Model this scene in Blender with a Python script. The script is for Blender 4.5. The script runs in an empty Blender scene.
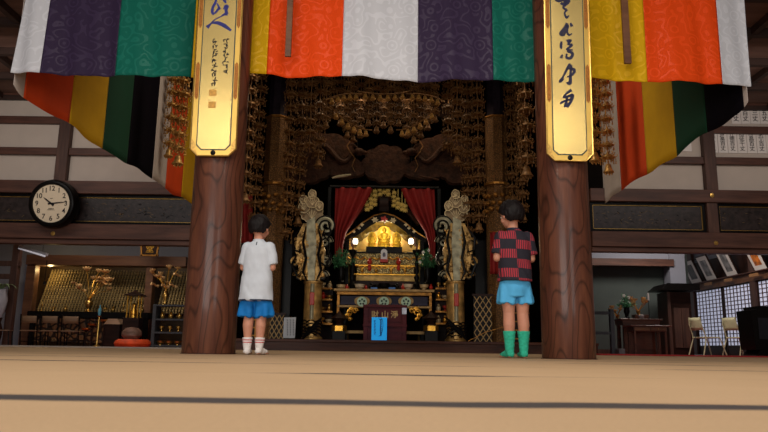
import bpy, bmesh, math, random
from mathutils import Vector, Matrix, noise, Euler
random.seed(7)
S = bpy.context.scene
C = S.collection
PI = math.pi
# ---------------------------------------------------------------- camera
F = 680.0
CZ = 0.07
PITCH = math.atan(131.5/F)
ROLL = math.radians(0.82)
fwd = Vector((0, math.cos(PITCH), math.sin(PITCH)))
r0 = Vector((1, 0, 0)); u0 = Vector((0, -math.sin(PITCH), math.cos(PITCH)))
rt = r0*math.cos(ROLL)+u0*math.sin(ROLL)
up = u0*math.cos(ROLL)-r0*math.sin(ROLL)
CAM = Vector((0, 0, CZ))
cd = bpy.data.cameras.new('camera'); cam = bpy.data.objects.new('camera', cd); C.objects.link(cam)
cd.sensor_width = 36; cd.lens = 36*F/768; cd.clip_start = 0.02; cd.clip_end = 200
R = Matrix((rt, up, -fwd)).transposed()
cam.matrix_world = Matrix.Translation(CAM) @ R.to_4x4()
cd.dof.use_dof = True; cd.dof.focus_distance = 5.6; cd.dof.aperture_fstop = 9.0
S.camera = cam
def P(px, py, Y):
    d = fwd*F+rt*(px-384)+up*(216-py)
    return CAM+d*(Y/d.y)
# ---------------------------------------------------------------- light
w = bpy.data.worlds.new('world'); S.world = w; w.use_nodes = True
w.node_tree.nodes['Background'].inputs[0].default_value = (0.95, 0.95, 1.0, 1)
w.node_tree.nodes['Background'].inputs[1].default_value = 0.22
S.view_settings.view_transform = 'Standard'; S.view_settings.look = 'None'
S.view_settings.exposure = 0.0; S.view_settings.gamma = 1.0; S.view_settings.use_curve_mapping = False
def area(name, loc, tgt, sx, sy, power, col, spread=PI):
    l = bpy.data.lights.new(name, 'AREA'); l.shape = 'RECTANGLE'; l.size = sx; l.size_y = sy; l.energy = power; l.color = col; l.spread = spread
    o = bpy.data.objects.new(name, l); C.objects.link(o); o.location = loc
    o.rotation_euler = (Vector(tgt)-Vector(loc)).to_track_quat('-Z', 'Y').to_euler(); return o
def point(name, loc, power, col, rad=0.05):
    l = bpy.data.lights.new(name, 'POINT'); l.energy = power; l.color = col; l.shadow_soft_size = rad
    o = bpy.data.objects.new(name, l); C.objects.link(o); o.location = loc; return o
area('daylight_from_entrance', (-3.0, -4.0, 1.6), (0, 8, 1.5), 5.0, 2.4, 290, (1.0, 0.95, 0.9))
area('daylight_from_side_doors', (3.6, -4.0, 1.6), (0, 8, 1.5), 2.4, 2.4, 90, (1.0, 0.95, 0.9))
area('hall_ceiling_lamp', (0.2, 1.6, 4.4), (0, 2.6, 0), 3.0, 2.0, 200, (1.0, 0.9, 0.76))
area('board_glow_left', (-2.65, 0.0, 3.35), (-1.4, 5.3, 1.8), 0.5, 0.28, 9, (1.0, 0.9, 0.72))  # unseen light added so the left gilt board catches a glow
area('board_glow_right', (2.75, 0.0, 3.35), (1.45, 5.3, 1.8), 0.5, 0.28, 9, (1.0, 0.9, 0.72))  # same added light for the right gilt board
area('nave_fill', (0, 8.3, 4.9), (0, 9.2, 0), 4.0, 0.8, 95, (1.0, 0.86, 0.66))  # added fill without a fixture, brightens side curtains and gilt strands
area('left_aisle_fill', (-5.4, 8.6, 3.8), (-5.4, 11.4, 1.6), 3, 0.3, 26, (1.0, 0.9, 0.82))  # added fill, no fixture: lifts the left partition
area('right_aisle_fill', (5.4, 8.6, 3.8), (5.4, 11.4, 1.6), 3, 0.3, 26, (1.0, 0.9, 0.82))  # added fill, no fixture: lifts the right partition
area('sanctum_fill', (0, 12.4, 4.7), (0, 13.0, 0), 3, 0.6, 20, (1.0, 0.76, 0.48))  # weak warm fill added above the altar, not a fixture
area('left_room_fill', (-5.2, 12.3, 2.85), (-5.2, 13.6, 0), 2.0, 0.4, 34, (1.0, 0.88, 0.74))  # unseen fill added to brighten the left room
area('right_room_fill', (5.6, 13.2, 2.9), (7.2, 15.0, 0.6), 2.0, 0.4, 85, (1.0, 0.9, 0.8))  # unseen fill added to brighten the right room and its portraits
# ---------------------------------------------------------------- helpers
def wm(o):
    m = o.matrix_basis.copy(); p = o.parent
    while p: m = p.matrix_basis @ m; p = p.parent
    return m
def tag(o, label=None, cat=None, group=None, kind=None):
    if label: o['label'] = label
    if cat: o['category'] = cat
    if group: o['group'] = group
    if kind: o['kind'] = kind
    return o
def thing(name, label, cat, loc=(0, 0, 0), group=None, rz=0):
    o = bpy.data.objects.new(name, None); C.objects.link(o); o.empty_display_size = 0.1
    o.location = loc; o.rotation_euler = (0, 0, rz)
    return tag(o, label, cat, group)
def link(name, me, mat, parent=None, smooth=False, world=True):
    if mat is not None:
        me.materials.clear(); me.materials.append(mat)
    if smooth:
        me.polygons.foreach_set('use_smooth', [True]*len(me.polygons))
    o = bpy.data.objects.new(name, me); C.objects.link(o)
    if parent is not None:
        o.parent = parent
        if world: me.transform(wm(parent).inverted())
    elif world and len(me.vertices):
        xs = [v.co for v in me.vertices]
        c = Vector(((min(v.x for v in xs)+max(v.x for v in xs))/2, (min(v.y for v in xs)+max(v.y for v in xs))/2, min(v.z for v in xs)))
        me.transform(Matrix.Translation(-c)); o.location = c
    return o
class MB:
    def __init__(s): s.b = bmesh.new()
    def box(s, c, d, rot=None):
        m = Matrix.Translation(Vector(c)) @ (rot.to_matrix().to_4x4() if rot else Matrix()) @ Matrix.Diagonal((d[0], d[1], d[2], 1))
        bmesh.ops.create_cube(s.b, size=1, matrix=m); return s
    def bx(s, x0, x1, y0, y1, z0, z1):
        return s.box(((x0+x1)/2, (y0+y1)/2, (z0+z1)/2), (abs(x1-x0), abs(y1-y0), abs(z1-z0)))
    def tube(s, pts, rad, seg=8, cap=True):
        pts = [Vector(p) for p in pts]; n = len(pts)
        rad = list(rad) if hasattr(rad, '__len__') else [rad]*n
        rings = []; prev = None
        for i, p in enumerate(pts):
            t = (pts[min(i+1, n-1)]-pts[max(i-1, 0)]).normalized()
            if prev is None:
                a = t.orthogonal().normalized()
            else:
                a = (prev-t*prev.dot(t))
                a = a.normalized() if a.length > 1e-6 else t.orthogonal().normalized()
            prev = a; b = t.cross(a)
            rings.append([s.b.verts.new(p+(a*math.cos(2*PI*k/seg)+b*math.sin(2*PI*k/seg))*rad[i]) for k in range(seg)])
        s._skin(rings, cap); return s
    def _skin(s, rings, cap=True, close=True):
        for A, B in zip(rings[:-1], rings[1:]):
            n = len(A)
            for k in range(n if close else n-1):
                try: s.b.faces.new((A[k], A[(k+1) % n], B[(k+1) % n], B[k]))
                except ValueError: pass
        if cap:
            for r in (rings[0], rings[-1]):
                try: s.b.faces.new(r)
                except ValueError: pass
    def cyl(s, p0, p1, r0, r1=None, seg=12):
        return s.tube([p0, p1], [r0, r0 if r1 is None else r1], seg)
    def lathe(s, prof, c=(0, 0, 0), seg=16, sc=(1, 1), lobes=0, amp=0.0, m=None):
        c = Vector(c); rings = []
        for r, z in prof:
            ring = []
            for k in range(seg):
                a = 2*PI*k/seg; rr = max(r, 1e-4)*(1+amp*math.cos(lobes*a))
                v = Vector((rr*math.cos(a)*sc[0], rr*math.sin(a)*sc[1], z))
                if m: v = m @ v
                ring.append(s.b.verts.new(c+v))
            rings.append(ring)
        s._skin(rings); return s
    def ball(s, c, r, seg=12, rings=8, rot=None):
        r = Vector(r) if hasattr(r, '__len__') else Vector((r, r, r))
        m = Matrix.Translation(Vector(c)) @ (rot.to_matrix().to_4x4() if rot else Matrix()) @ Matrix.Diagonal((r.x, r.y, r.z, 1))
        bmesh.ops.create_uvsphere(s.b, u_segments=seg, v_segments=rings, radius=1, matrix=m); return s
    def prism(s, pts, y0, y1):                       # polygon in XZ extruded in Y
        A = [s.b.verts.new((x, y0, z)) for x, z in pts]; B = [s.b.verts.new((x, y1, z)) for x, z in pts]
        s._skin([A, B]); return s
    def polyxf(s, pts, m, d):                        # polygon in local XZ extruded d in local Y, placed by matrix
        A = [s.b.verts.new(m @ Vector((x, 0, z))) for x, z in pts]; B = [s.b.verts.new(m @ Vector((x, d, z))) for x, z in pts]
        s._skin([A, B]); return s
    def grid(s, fn, nu, nv, close=False):
        rows = [[s.b.verts.new(fn(i/nu, j/nv)) for i in range(nu+(0 if close else 1))] for j in range(nv+1)]
        s._skin(rows, cap=False, close=close); return s
    def build(s, name, mat, parent=None, smooth=False, bevel=0, world=True, merge=0):
        if merge: bmesh.ops.remove_doubles(s.b, verts=s.b.verts, dist=merge)
        if bevel:
            ed = [e for e in s.b.edges if len(e.link_faces) == 2 and e.calc_face_angle(0) > 0.6]
            bmesh.ops.bevel(s.b, geom=ed, offset=bevel, segments=1, affect='EDGES', clamp_overlap=True)
        bmesh.ops.recalc_face_normals(s.b, faces=s.b.faces)
        me = bpy.data.meshes.new(name); s.b.to_mesh(me); s.b.free()
        o = link(name, me, mat, parent, False, world)
        if smooth:
            me.polygons.foreach_set('use_smooth', [True]*len(me.polygons))
            if smooth != 'all': me.set_sharp_from_angle(angle=0.7)
        return o
def copy_tree(o, parent=None, loc=None, label=None, rz=None):
    c = o.copy(); C.objects.link(c); c.parent = parent
    if loc is not None: c.location = loc
    if rz is not None: c.rotation_euler = (0, 0, rz)
    if label: c['label'] = label
    for ch in list(o.children): copy_tree(ch, c)
    return c
def struct(o): o['kind'] = 'structure'; return o
# ---------------------------------------------------------------- materials
def srgb(r, g, b):
    f = lambda c: (c/255/12.92) if c/255 <= 0.04045 else ((c/255+0.055)/1.055)**2.4
    return (f(r), f(g), f(b), 1)
def base_mat(name):
    m = bpy.data.materials.new(name); m.use_nodes = True; nt = m.node_tree
    return m, nt, nt.nodes['Principled BSDF']
def N(nt, t, **k):
    n = nt.nodes.new(t)
    for a, b in k.items(): setattr(n, a, b)
    return n
def plain(name, col, rough=0.6, metal=0.0, var=0.25, scale=12, stretch=(1, 1, 1), bump=0.0, coat=0.0, emit=None, es=0, spec=0.35, bscale=None, sub=0, coord='Object', bd=0.005, trans=0):
    m, nt, b = base_mat(name); L = nt.links.new
    tc = N(nt, 'ShaderNodeTexCoord'); mp = N(nt, 'ShaderNodeMapping'); mp.inputs['Scale'].default_value = stretch
    L(tc.outputs[coord], mp.inputs[0])
    nz = N(nt, 'ShaderNodeTexNoise'); nz.inputs['Scale'].default_value = scale; nz.inputs['Detail'].default_value = 5
    L(mp.outputs[0], nz.inputs[0])
    mx = N(nt, 'ShaderNodeMix', data_type='RGBA'); mx.inputs[6].default_value = tuple(c*(1-var) for c in col[:3])+(1,)
    mx.inputs[7].default_value = tuple(min(1, c*(1+var)) for c in col[:3])+(1,)
    rp = N(nt, 'ShaderNodeMapRange'); rp.inputs[1].default_value = 0.3; rp.inputs[2].default_value = 0.7
    L(nz.outputs[0], rp.inputs[0]); L(rp.outputs[0], mx.inputs[0]); L(mx.outputs[2], b.inputs['Base Color'])
    b.inputs['Roughness'].default_value = rough; b.inputs['Metallic'].default_value = metal
    b.inputs['Coat Weight'].default_value = coat; b.inputs['Coat Roughness'].default_value = 0.12; b.inputs['Specular IOR Level'].default_value = spec
    b.inputs['Transmission Weight'].default_value = trans
    if sub: b.inputs['Subsurface Weight'].default_value = sub; b.inputs['Subsurface Radius'].default_value = (0.6, 0.25, 0.15); b.inputs['Subsurface Scale'].default_value = 0.02
    if emit: b.inputs['Emission Color'].default_value = emit; b.inputs['Emission Strength'].default_value = es
    if bump:
        bn = N(nt, 'ShaderNodeTexNoise'); bn.inputs['Scale'].default_value = bscale or scale*3; bn.inputs['Detail'].default_value = 4
        L(mp.outputs[0], bn.inputs[0]); bp = N(nt, 'ShaderNodeBump'); bp.inputs['Strength'].default_value = bump; bp.inputs['Distance'].default_value = bd
        L(bn.outputs[0], bp.inputs['Height']); L(bp.outputs[0], b.inputs['Normal'])
    return m
def wood(name, c1, c2, axis='z', scale=2.0, rough=0.4, coat=0.0, ring=9, spec=0.3, lines=0):
    m, nt, b = base_mat(name); L = nt.links.new
    tc = N(nt, 'ShaderNodeTexCoord'); mp = N(nt, 'ShaderNodeMapping')
    st = {'z': (1, 1, 0.12), 'x': (0.12, 1, 1), 'y': (1, 0.12, 1)}[axis]; mp.inputs['Scale'].default_value = st
    L(tc.outputs['Object'], mp.inputs[0])
    nz = N(nt, 'ShaderNodeTexNoise'); nz.inputs['Scale'].default_value = scale; nz.inputs['Detail'].default_value = 3; nz.inputs['Distortion'].default_value = 0.4
    L(mp.outputs[0], nz.inputs[0])
    mul = N(nt, 'ShaderNodeMath', operation='MULTIPLY'); mul.inputs[1].default_value = ring; L(nz.outputs[0], mul.inputs[0])
    pp = N(nt, 'ShaderNodeMath', operation='PINGPONG'); pp.inputs[1].default_value = 0.5; L(mul.outputs[0], pp.inputs[0])
    fn = N(nt, 'ShaderNodeTexNoise'); fn.inputs['Scale'].default_value = scale*22; fn.inputs['Detail'].default_value = 4; L(mp.outputs[0], fn.inputs[0])
    ad = N(nt, 'ShaderNodeMath', operation='ADD'); L(pp.outputs[0], ad.inputs[0]); L(fn.outputs[0], ad.inputs[1])
    rp = N(nt, 'ShaderNodeMapRange'); rp.inputs[1].default_value = 0.4; rp.inputs[2].default_value = 1.1; L(ad.outputs[0], rp.inputs[0])
    mx = N(nt, 'ShaderNodeMix', data_type='RGBA'); mx.inputs[6].default_value = c1; mx.inputs[7].default_value = c2
    L(rp.outputs[0], mx.inputs[0]); L(mx.outputs[2], b.inputs['Base Color'])
    if lines:   # dark growth rings that sweep up the trunk in long arches
        m4 = N(nt, 'ShaderNodeMapping'); m4.inputs['Scale'].default_value = (1, 1, 0.3); L(tc.outputs['Object'], m4.inputs[0])
        n4 = N(nt, 'ShaderNodeTexNoise'); n4.inputs['Scale'].default_value = 2.6; n4.inputs['Detail'].default_value = 1.5; L(m4.outputs[0], n4.inputs[0])
        k4 = N(nt, 'ShaderNodeMath', operation='MULTIPLY'); k4.inputs[1].default_value = lines; L(n4.outputs[0], k4.inputs[0])
        f4 = N(nt, 'ShaderNodeMath', operation='PINGPONG'); f4.inputs[1].default_value = 0.5; L(k4.outputs[0], f4.inputs[0])
        r4 = N(nt, 'ShaderNodeMapRange'); r4.inputs[1].default_value = 0.0; r4.inputs[2].default_value = 0.16; r4.inputs[3].default_value = 0.42; r4.inputs[4].default_value = 1.0; L(f4.outputs[0], r4.inputs[0])
        x4 = N(nt, 'ShaderNodeMix', data_type='RGBA', blend_type='MULTIPLY'); x4.inputs[0].default_value = 1.0; L(mx.outputs[2], x4.inputs[6]); L(r4.outputs[0], x4.inputs[7]); L(x4.outputs[2], b.inputs['Base Color'])
    b.inputs['Roughness'].default_value = rough; b.inputs['Coat Weight'].default_value = coat; b.inputs['Coat Roughness'].default_value = 0.15; b.inputs['Specular IOR Level'].default_value = spec
    bp = N(nt, 'ShaderNodeBump'); bp.inputs['Strength'].default_value = 0.25; bp.inputs['Distance'].default_value = 0.002
    L(fn.outputs[0], bp.inputs['Height']); L(bp.outputs[0], b.inputs['Normal'])
    if coat: b.inputs['Coat Roughness'].default_value = 0.17
    return m
def damask(name, col, lift=1.35, rough=0.5, scale=1.0):
    """silk brocade: curling vine and round medallion figure woven a little lighter and glossier than its ground"""
    m, nt, b = base_mat(name); L = nt.links.new
    tc = N(nt, 'ShaderNodeTexCoord'); mp = N(nt, 'ShaderNodeMapping'); mp.inputs['Scale'].default_value = (scale, scale, scale)
    L(tc.outputs['Object'], mp.inputs[0])
    n1 = N(nt, 'ShaderNodeTexNoise'); n1.inputs['Scale'].default_value = 5.5; n1.inputs['Detail'].default_value = 1; L(mp.outputs[0], n1.inputs[0])
    mul = N(nt, 'ShaderNodeMath', operation='MULTIPLY'); mul.inputs[1].default_value = 11; L(n1.outputs[0], mul.inputs[0])
    sn = N(nt, 'ShaderNodeMath', operation='SINE'); 
    m2 = N(nt, 'ShaderNodeMath', operation='MULTIPLY'); m2.inputs[1].default_value = 4.0; L(mul.outputs[0], m2.inputs[0]); L(m2.outputs[0], sn.inputs[0])
    vo = N(nt, 'ShaderNodeTexVoronoi'); vo.inputs['Scale'].default_value = 5.0; vo.inputs['Randomness'].default_value = 0.35; L(mp.outputs[0], vo.inputs[0])
    vd = N(nt, 'ShaderNodeMath', operation='MULTIPLY'); vd.inputs[1].default_value = 34; L(vo.outputs['Distance'], vd.inputs[0])
    vs = N(nt, 'ShaderNodeMath', operation='SINE'); L(vd.outputs[0], vs.inputs[0])
    sel = N(nt, 'ShaderNodeMath', operation='LESS_THAN'); sel.inputs[1].default_value = 0.36; L(vo.outputs['Distance'], sel.inputs[0])
    mixf = N(nt, 'ShaderNodeMix', data_type='FLOAT'); L(sel.outputs[0], mixf.inputs[0]); L(sn.outputs[0], mixf.inputs[2]); L(vs.outputs[0], mixf.inputs[3])
    gt = N(nt, 'ShaderNodeMapRange'); gt.inputs[1].default_value = 0.35; gt.inputs[2].default_value = 0.6; L(mixf.outputs[0], gt.inputs[0])
    mx = N(nt, 'ShaderNodeMix', data_type='RGBA'); mx.inputs[6].default_value = col
    mx.inputs[7].default_value = tuple(min(0.95, c*lift+0.004) for c in col[:3])+(1,)
    L(gt.outputs[0], mx.inputs[0]); L(mx.outputs[2], b.inputs['Base Color'])
    rr = N(nt, 'ShaderNodeMapRange'); rr.inputs[3].default_value = rough+0.25; rr.inputs[4].default_value = rough; L(gt.outputs[0], rr.inputs[0]); L(rr.outputs[0], b.inputs['Roughness'])
    b.inputs['Specular IOR Level'].default_value = 0.22; b.inputs['Sheen Weight'].default_value = 0.02; b.inputs['Sheen Roughness'].default_value = 0.4
    bp = N(nt, 'ShaderNodeBump'); bp.inputs['Strength'].default_value = 0.3; bp.inputs['Distance'].default_value = 0.002
    L(gt.outputs[0], bp.inputs['Height']); L(bp.outputs[0], b.inputs['Normal'])
    return m
def filigree(name, col, rough=0.35, metal=0.85, scale=60, dark=0.08):
    """pierced gilt work: bright gold over dark recesses"""
    m, nt, b = base_mat(name); L = nt.links.new
    tc = N(nt, 'ShaderNodeTexCoord')
    vo = N(nt, 'ShaderNodeTexVoronoi', feature='DISTANCE_TO_EDGE'); vo.inputs['Scale'].default_value = scale; L(tc.outputs['Object'], vo.inputs[0])
    rp = N(nt, 'ShaderNodeMapRange'); rp.inputs[1].default_value = 0.05; rp.inputs[2].default_value = 0.2; L(vo.outputs['Distance'], rp.inputs[0])
    mx = N(nt, 'ShaderNodeMix', data_type='RGBA'); mx.inputs[6].default_value = tuple(c*dark for c in col[:3])+(1,); mx.inputs[7].default_value = col
    L(rp.outputs[0], mx.inputs[0]); L(mx.outputs[2], b.inputs['Base Color'])
    b.inputs['Roughness'].default_value = rough; b.inputs['Metallic'].default_value = metal
    bp = N(nt, 'ShaderNodeBump'); bp.inputs['Strength'].default_value = 0.7; bp.inputs['Distance'].default_value = 0.01
    L(rp.outputs[0], bp.inputs['Height']); L(bp.outputs[0], b.inputs['Normal'])
    return m
M = {}
M['pillar'] = wood('pillar_wood', srgb(74, 40, 29), srgb(102, 60, 42), 'z', 1.9, 0.5, 0.22, ring=6, spec=0.2, lines=17)
M['beam'] = wood('beam_wood', srgb(66, 42, 35), srgb(96, 63, 52), 'x', 1.2, 0.5)
M['post'] = wood('post_wood', srgb(58, 39, 34), srgb(88, 60, 50), 'z', 1.2, 0.5)
M['warmbeam'] = wood('warm_beam_wood', srgb(86, 56, 40), srgb(116, 78, 54), 'x', 1.2, 0.45)
M['darkwood'] = wood('dark_wood', srgb(28, 17, 14), srgb(50, 30, 24), 'x', 1.5, 0.4, spec=0.12)
M['stepwood'] = wood('step_wood', srgb(50, 28, 22), srgb(78, 46, 34), 'x', 1.5, 0.3, 0.0, spec=0.1)
M['plaster'] = plain('plaster', srgb(188, 176, 166), 0.85, var=0.05, scale=3)
M['plasterblue'] = plain('grey_plaster', srgb(122, 124, 136), 0.9, var=0.06, scale=2)
M['greenwall'] = plain('dark_green_wall', srgb(72, 80, 78), 0.9, var=0.12, scale=2)
M['ceil'] = wood('ceiling_board', srgb(96, 72, 64), srgb(120, 92, 82), 'x', 1.0, 0.6)
M['black'] = plain('black_lacquer', srgb(12, 10, 10), 0.35, var=0.3, spec=0.12)
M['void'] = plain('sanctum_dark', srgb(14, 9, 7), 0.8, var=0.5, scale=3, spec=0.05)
M['gold'] = plain('gold', srgb(225, 170, 70), 0.3, 0.9, var=0.25, scale=30, bump=0.2, bscale=60)
M['golddim'] = plain('aged_gold', srgb(150, 104, 48), 0.42, 0.75, var=0.5, scale=14, bump=0.3, bscale=50)
M['goldfil'] = filigree('pierced_gold', srgb(220, 160, 66), 0.35, 0.8, 26)
M['brass'] = plain('brass', srgb(205, 165, 90), 0.28, 0.95, var=0.2, scale=20)
M['panelback'] = plain('transom_panel', srgb(40, 32, 32), 0.35, var=0.6, scale=14, coat=0.3, bump=0.4, bscale=30)
M['carpet'] = plain('red_carpet', srgb(150, 40, 42), 0.95, var=0.2, scale=60)
# ---------------------------------------------------------------- floor
YP, YB, YW, YS = 5.6, 5.85, 11.4, 11.25
def floor_material():
    m, nt, b = base_mat('floor_matting'); L = nt.links.new
    tc = N(nt, 'ShaderNodeTexCoord'); sp = N(nt, 'ShaderNodeSeparateXYZ'); L(tc.outputs['Object'], sp.inputs[0])
    wv = N(nt, 'ShaderNodeTexNoise'); wv.inputs['Scale'].default_value = 1.6; wv.inputs['Detail'].default_value = 3; L(tc.outputs['Object'], wv.inputs[0])
    def math_(op, a, b_):
        n = N(nt, 'ShaderNodeMath', operation=op)
        for i, v in enumerate((a, b_)):
            if isinstance(v, (int, float)): n.inputs[i].default_value = v
            elif v is not None: L(v, n.inputs[i])
        return n.outputs[0]
    yy = math_('ADD', sp.outputs[1], math_('MULTIPLY', math_('SUBTRACT', wv.outputs[0], 0.5), 0.10))
    yy = math_('ADD', yy, math_('MULTIPLY', sp.outputs[0], 0.012))
    d = math_('ABSOLUTE', math_('SUBTRACT', math_('FRACT', math_('DIVIDE', math_('SUBTRACT', yy, 0.43), 0.94), None), 0.5), None)
    w2 = N(nt, 'ShaderNodeTexNoise'); w2.inputs['Scale'].default_value = 0.9; L(tc.outputs['Object'], w2.inputs[0])
    near = math_('LESS_THAN', sp.outputs[1], 1.4)
    wid = math_('MAXIMUM', math_('MULTIPLY', math_('SUBTRACT', w2.outputs[0], 0.445), 0.30), math_('MULTIPLY', near, 0.047))
    line = math_('LESS_THAN', d, wid)
    edge = N(nt, 'ShaderNodeMapRange'); L(math_('SUBTRACT', wid, d), edge.inputs[0]); edge.inputs[1].default_value = -0.006; edge.inputs[2].default_value = 0.010
    wx = N(nt, 'ShaderNodeTexNoise'); wx.inputs['Scale'].default_value = 160; L(tc.outputs['Object'], wx.inputs[0])
    big = N(nt, 'ShaderNodeTexNoise'); big.inputs['Scale'].default_value = 2.2; big.inputs['Detail'].default_value = 4; L(tc.outputs['Object'], big.inputs[0])
    c = N(nt, 'ShaderNodeMix', data_type='RGBA'); c.inputs[6].default_value = srgb(180, 150, 116); c.inputs[7].default_value = srgb(196, 165, 131); L(big.outputs[0], c.inputs[0])
    c2 = N(nt, 'ShaderNodeMix', data_type='RGBA', blend_type='MULTIPLY'); c2.inputs[0].default_value = 0.25; L(c.outputs[2], c2.inputs[6]); L(wx.outputs[0], c2.inputs[7])
    f = N(nt, 'ShaderNodeMix', data_type='RGBA'); f.inputs[7].default_value = srgb(58, 54, 56); L(edge.outputs[0], f.inputs[0]); L(c2.outputs[2], f.inputs[6])
    L(f.outputs[2], b.inputs['Base Color']); b.inputs['Roughness'].default_value = 0.6; b.inputs['Specular IOR Level'].default_value = 0.35
    bp = N(nt, 'ShaderNodeBump'); bp.inputs['Strength'].default_value = 0.25; bp.inputs['Distance'].default_value = 0.002; L(wx.outputs[0], bp.inputs['Height']); L(bp.outputs[0], b.inputs['Normal'])
    return m
M['floor'] = floor_material()
def fz(x, y):
    a = 0.0022*noise.noise(Vector((x*0.9, y*1.3, 0)))+0.0012*noise.noise(Vector((x*2.5, y*3, 4)))
    return a*max(0, min(1, (4.6-y)/1.0)) - 0.0002
g = MB(); g.grid(lambda u, v: Vector((-9+18*u, -2+(11.4+2)*v, fz(-9+18*u, -2+13.4*v))), 180, 200)
fl = g.build('floor', M['floor'], smooth='all', world=False); struct(fl)
g = MB(); g.bx(-9, 9, -2, 18, -0.25, -0.03); struct(g.build('floor_foundation', M['darkwood']))
# ---------------------------------------------------------------- pillars
def pillar(px0, px1, py, label):
    c = P((px0+px1)/2, py, YP); t = thing('wooden_pillar', label, 'pillar', (c.x, YP, 0), 'great round pillars of the hall')
    m = MB(); prof = [(0.207, 0.0), (0.2125, 0.012), (0.2125, 0.4), (0.208, 1.6), (0.205, 4.2)]
    m.lathe(prof, (c.x, YP, 0), 48); m.build('shaft', M['pillar'], t, smooth=True)
    m = MB(); m.lathe([(0.20, 0.0), (0.222, 0.0), (0.222, 0.006), (0.20, 0.006)], (c.x, YP, -0.0005), 40); m.build('foot_ring', M['stepwood'], t)
    return t
pil_l = pillar(181, 236, 353, 'round brown wooden pillar beside the boy in the white shirt')
pil_r = pillar(543, 595, 358, 'round brown wooden pillar beside the boy in the checked shirt')
# ---------------------------------------------------------------- curtains of five colours
COL = {'white': damask('white_silk', srgb(192, 194, 202), 1.1), 'orange': damask('orange_silk', srgb(216, 66, 0), 1.12),
       'yellow': damask('yellow_silk', srgb(204, 158, 0), 1.15), 'teal': damask('green_silk', srgb(0, 92, 78), 1.2),
       'purple': damask('purple_silk', srgb(44, 31, 58), 1.22)}
COL2 = {'white': plain('white_cotton', srgb(190, 178, 172), 0.8, var=0.06, scale=5), 'orange': plain('orange_cotton', srgb(214, 70, 18), 0.8, var=0.06, scale=5),
        'yellow': plain('yellow_cotton', srgb(206, 158, 10), 0.8, var=0.06, scale=5), 'teal': plain('green_cotton', srgb(0, 60, 38), 0.8, var=0.06, scale=5),
        'purple': plain('indigo_cotton', srgb(10, 6, 16), 0.9, var=0.1, spec=0.1, scale=5)}
cl, cr = P(10, 73, YB), P(750, 86, YB)
XL, XR = cl.x, cr.x
ZB = P(384, 78.5, YB).z; ZT = 3.75
def bend(x):  # gentle scallops between hanging points
    return 0.012*math.sin(x*4.1+0.6)+0.02*math.sin(x*1.05+1.0)
t = thing('five_colour_curtain', 'wide brocade curtain of broad coloured panels hung behind the two pillars', 'curtain', (0, YB, ZT))
bounds = [(10, 'white'), (41, 'purple'), (115, 'teal'), (190, 'yellow'), (267, 'orange'), (342, 'white'), (418, 'purple'), (493, 'teal'), (570, 'yellow'), (648, 'orange'), (722, 'white'), (753, None)]
for (p0, c), (p1, _) in zip(bounds[:-1], bounds[1:]):
    x0, x1 = P(p0, 77, YB).x, P(p1, 77, YB).x
    def fn(u, v, x0=x0, x1=x1):
        x = x0+(x1-x0)*u; k = (1-v)
        xx = x + (0.0 if (x > XL+0.4) else 0.10*v*(XL+0.4-x)/0.4) - 0.0
        z = ZT+(ZB-0.016*math.sin(x*2.1+0.4)-0.005*math.sin(x*5.3)-ZT)*(1-v)
        y = YB+(0.03*math.sin(x*6.3)+0.016*math.sin(x*15+z*0.8)+0.008*math.sin(x*31+z*2))*(0.35+0.65*k)
        y += 0.012*math.sin(z*2.4+x)*math.sin(x*9)
        return Vector((xx, y, z))
    m = MB(); m.grid(fn, 40, 40); o = m.build('panel', COL[c], t, smooth='all'); o['label'] = {'teal': 'green', 'white': 'white', 'orange': 'orange', 'yellow': 'yellow', 'purple': 'dark purple'}[c]+' brocade panel'
    md = o.modifiers.new('thick', 'SOLIDIFY'); md.thickness = 0.004
# side curtains run back from the front ends to the partition
def side_curtain(X, sgn, marks, ppy, label, Ys, Xe=None):
    Xe = X if Xe is None else Xe; X0 = X
    t = thing('side_curtain', label, 'curtain', (X, YB, ZT), 'plain striped curtains hung along the aisles')
    for i, (c, ya) in enumerate(marks[:-1]):
        yb = marks[i+1][1]
        def fn(u, v):
            y = ya+(yb-ya)*u
            X = X0+(Xe-X0)*(y-YB)/(11.1-YB)
            x = X+0.009*sgn*math.sin(y*5.2)+0.006*math.sin(y*11)
            if y < YB+0.28: x -= -sgn*0+sgn*0.0
            z0 = Ys+0.018*math.sin(y*3.0)-0.012*math.sin(y*7)
            if y < YB+0.25: z0 += 0.10*((YB+0.25-y)/0.25)**2
            z = z0+(ZS-z0)*v
            return Vector((x, y, z))
        m = MB(); m.grid(fn, 20, 16); o = m.build('panel', COL2[c], t, smooth='all'); o['label'] = {'teal': 'dark green', 'white': 'white', 'orange': 'orange', 'yellow': 'yellow', 'purple': 'indigo black'}[c]+' cotton panel'
        md = o.modifiers.new('thick', 'SOLIDIFY'); md.thickness = 0.004
def yat(X, px):   # depth where the plane x = X crosses an image column near the curtain's edge
    lo, hi = 5.0, 16.0
    for _ in range(40):
        mid = (lo+hi)/2; py = 347+(px-384)*(-0.72 if X > 0 else 0.72)*1.0
        x = P(px, py, mid).x
        if (x-X)*(1 if X < 0 else -1) > 0: lo = mid
        else: hi = mid
    return (lo+hi)/2
def ysl(X0, Xe, px):
    lo, hi = 5.0, 16.0
    for _ in range(40):
        mid = (lo+hi)/2; Xm = X0+(Xe-X0)*(mid-YB)/(11.1-YB)
        x = P(px, 347+(px-384)*0.72, mid).x
        if x < Xm: hi = mid
        else: lo = mid
    return (lo+hi)/2
XLe = P(194, 212, 11.1).x
Ylist = [(c, ysl(XL, XLe, p)) for c, p in (('white', 11), ('orange', 25), ('yellow', 68), ('teal', 103), ('purple', 127), ('white', 151), ('orange', 165), ('yellow', 180), (None, 194))]
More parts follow.
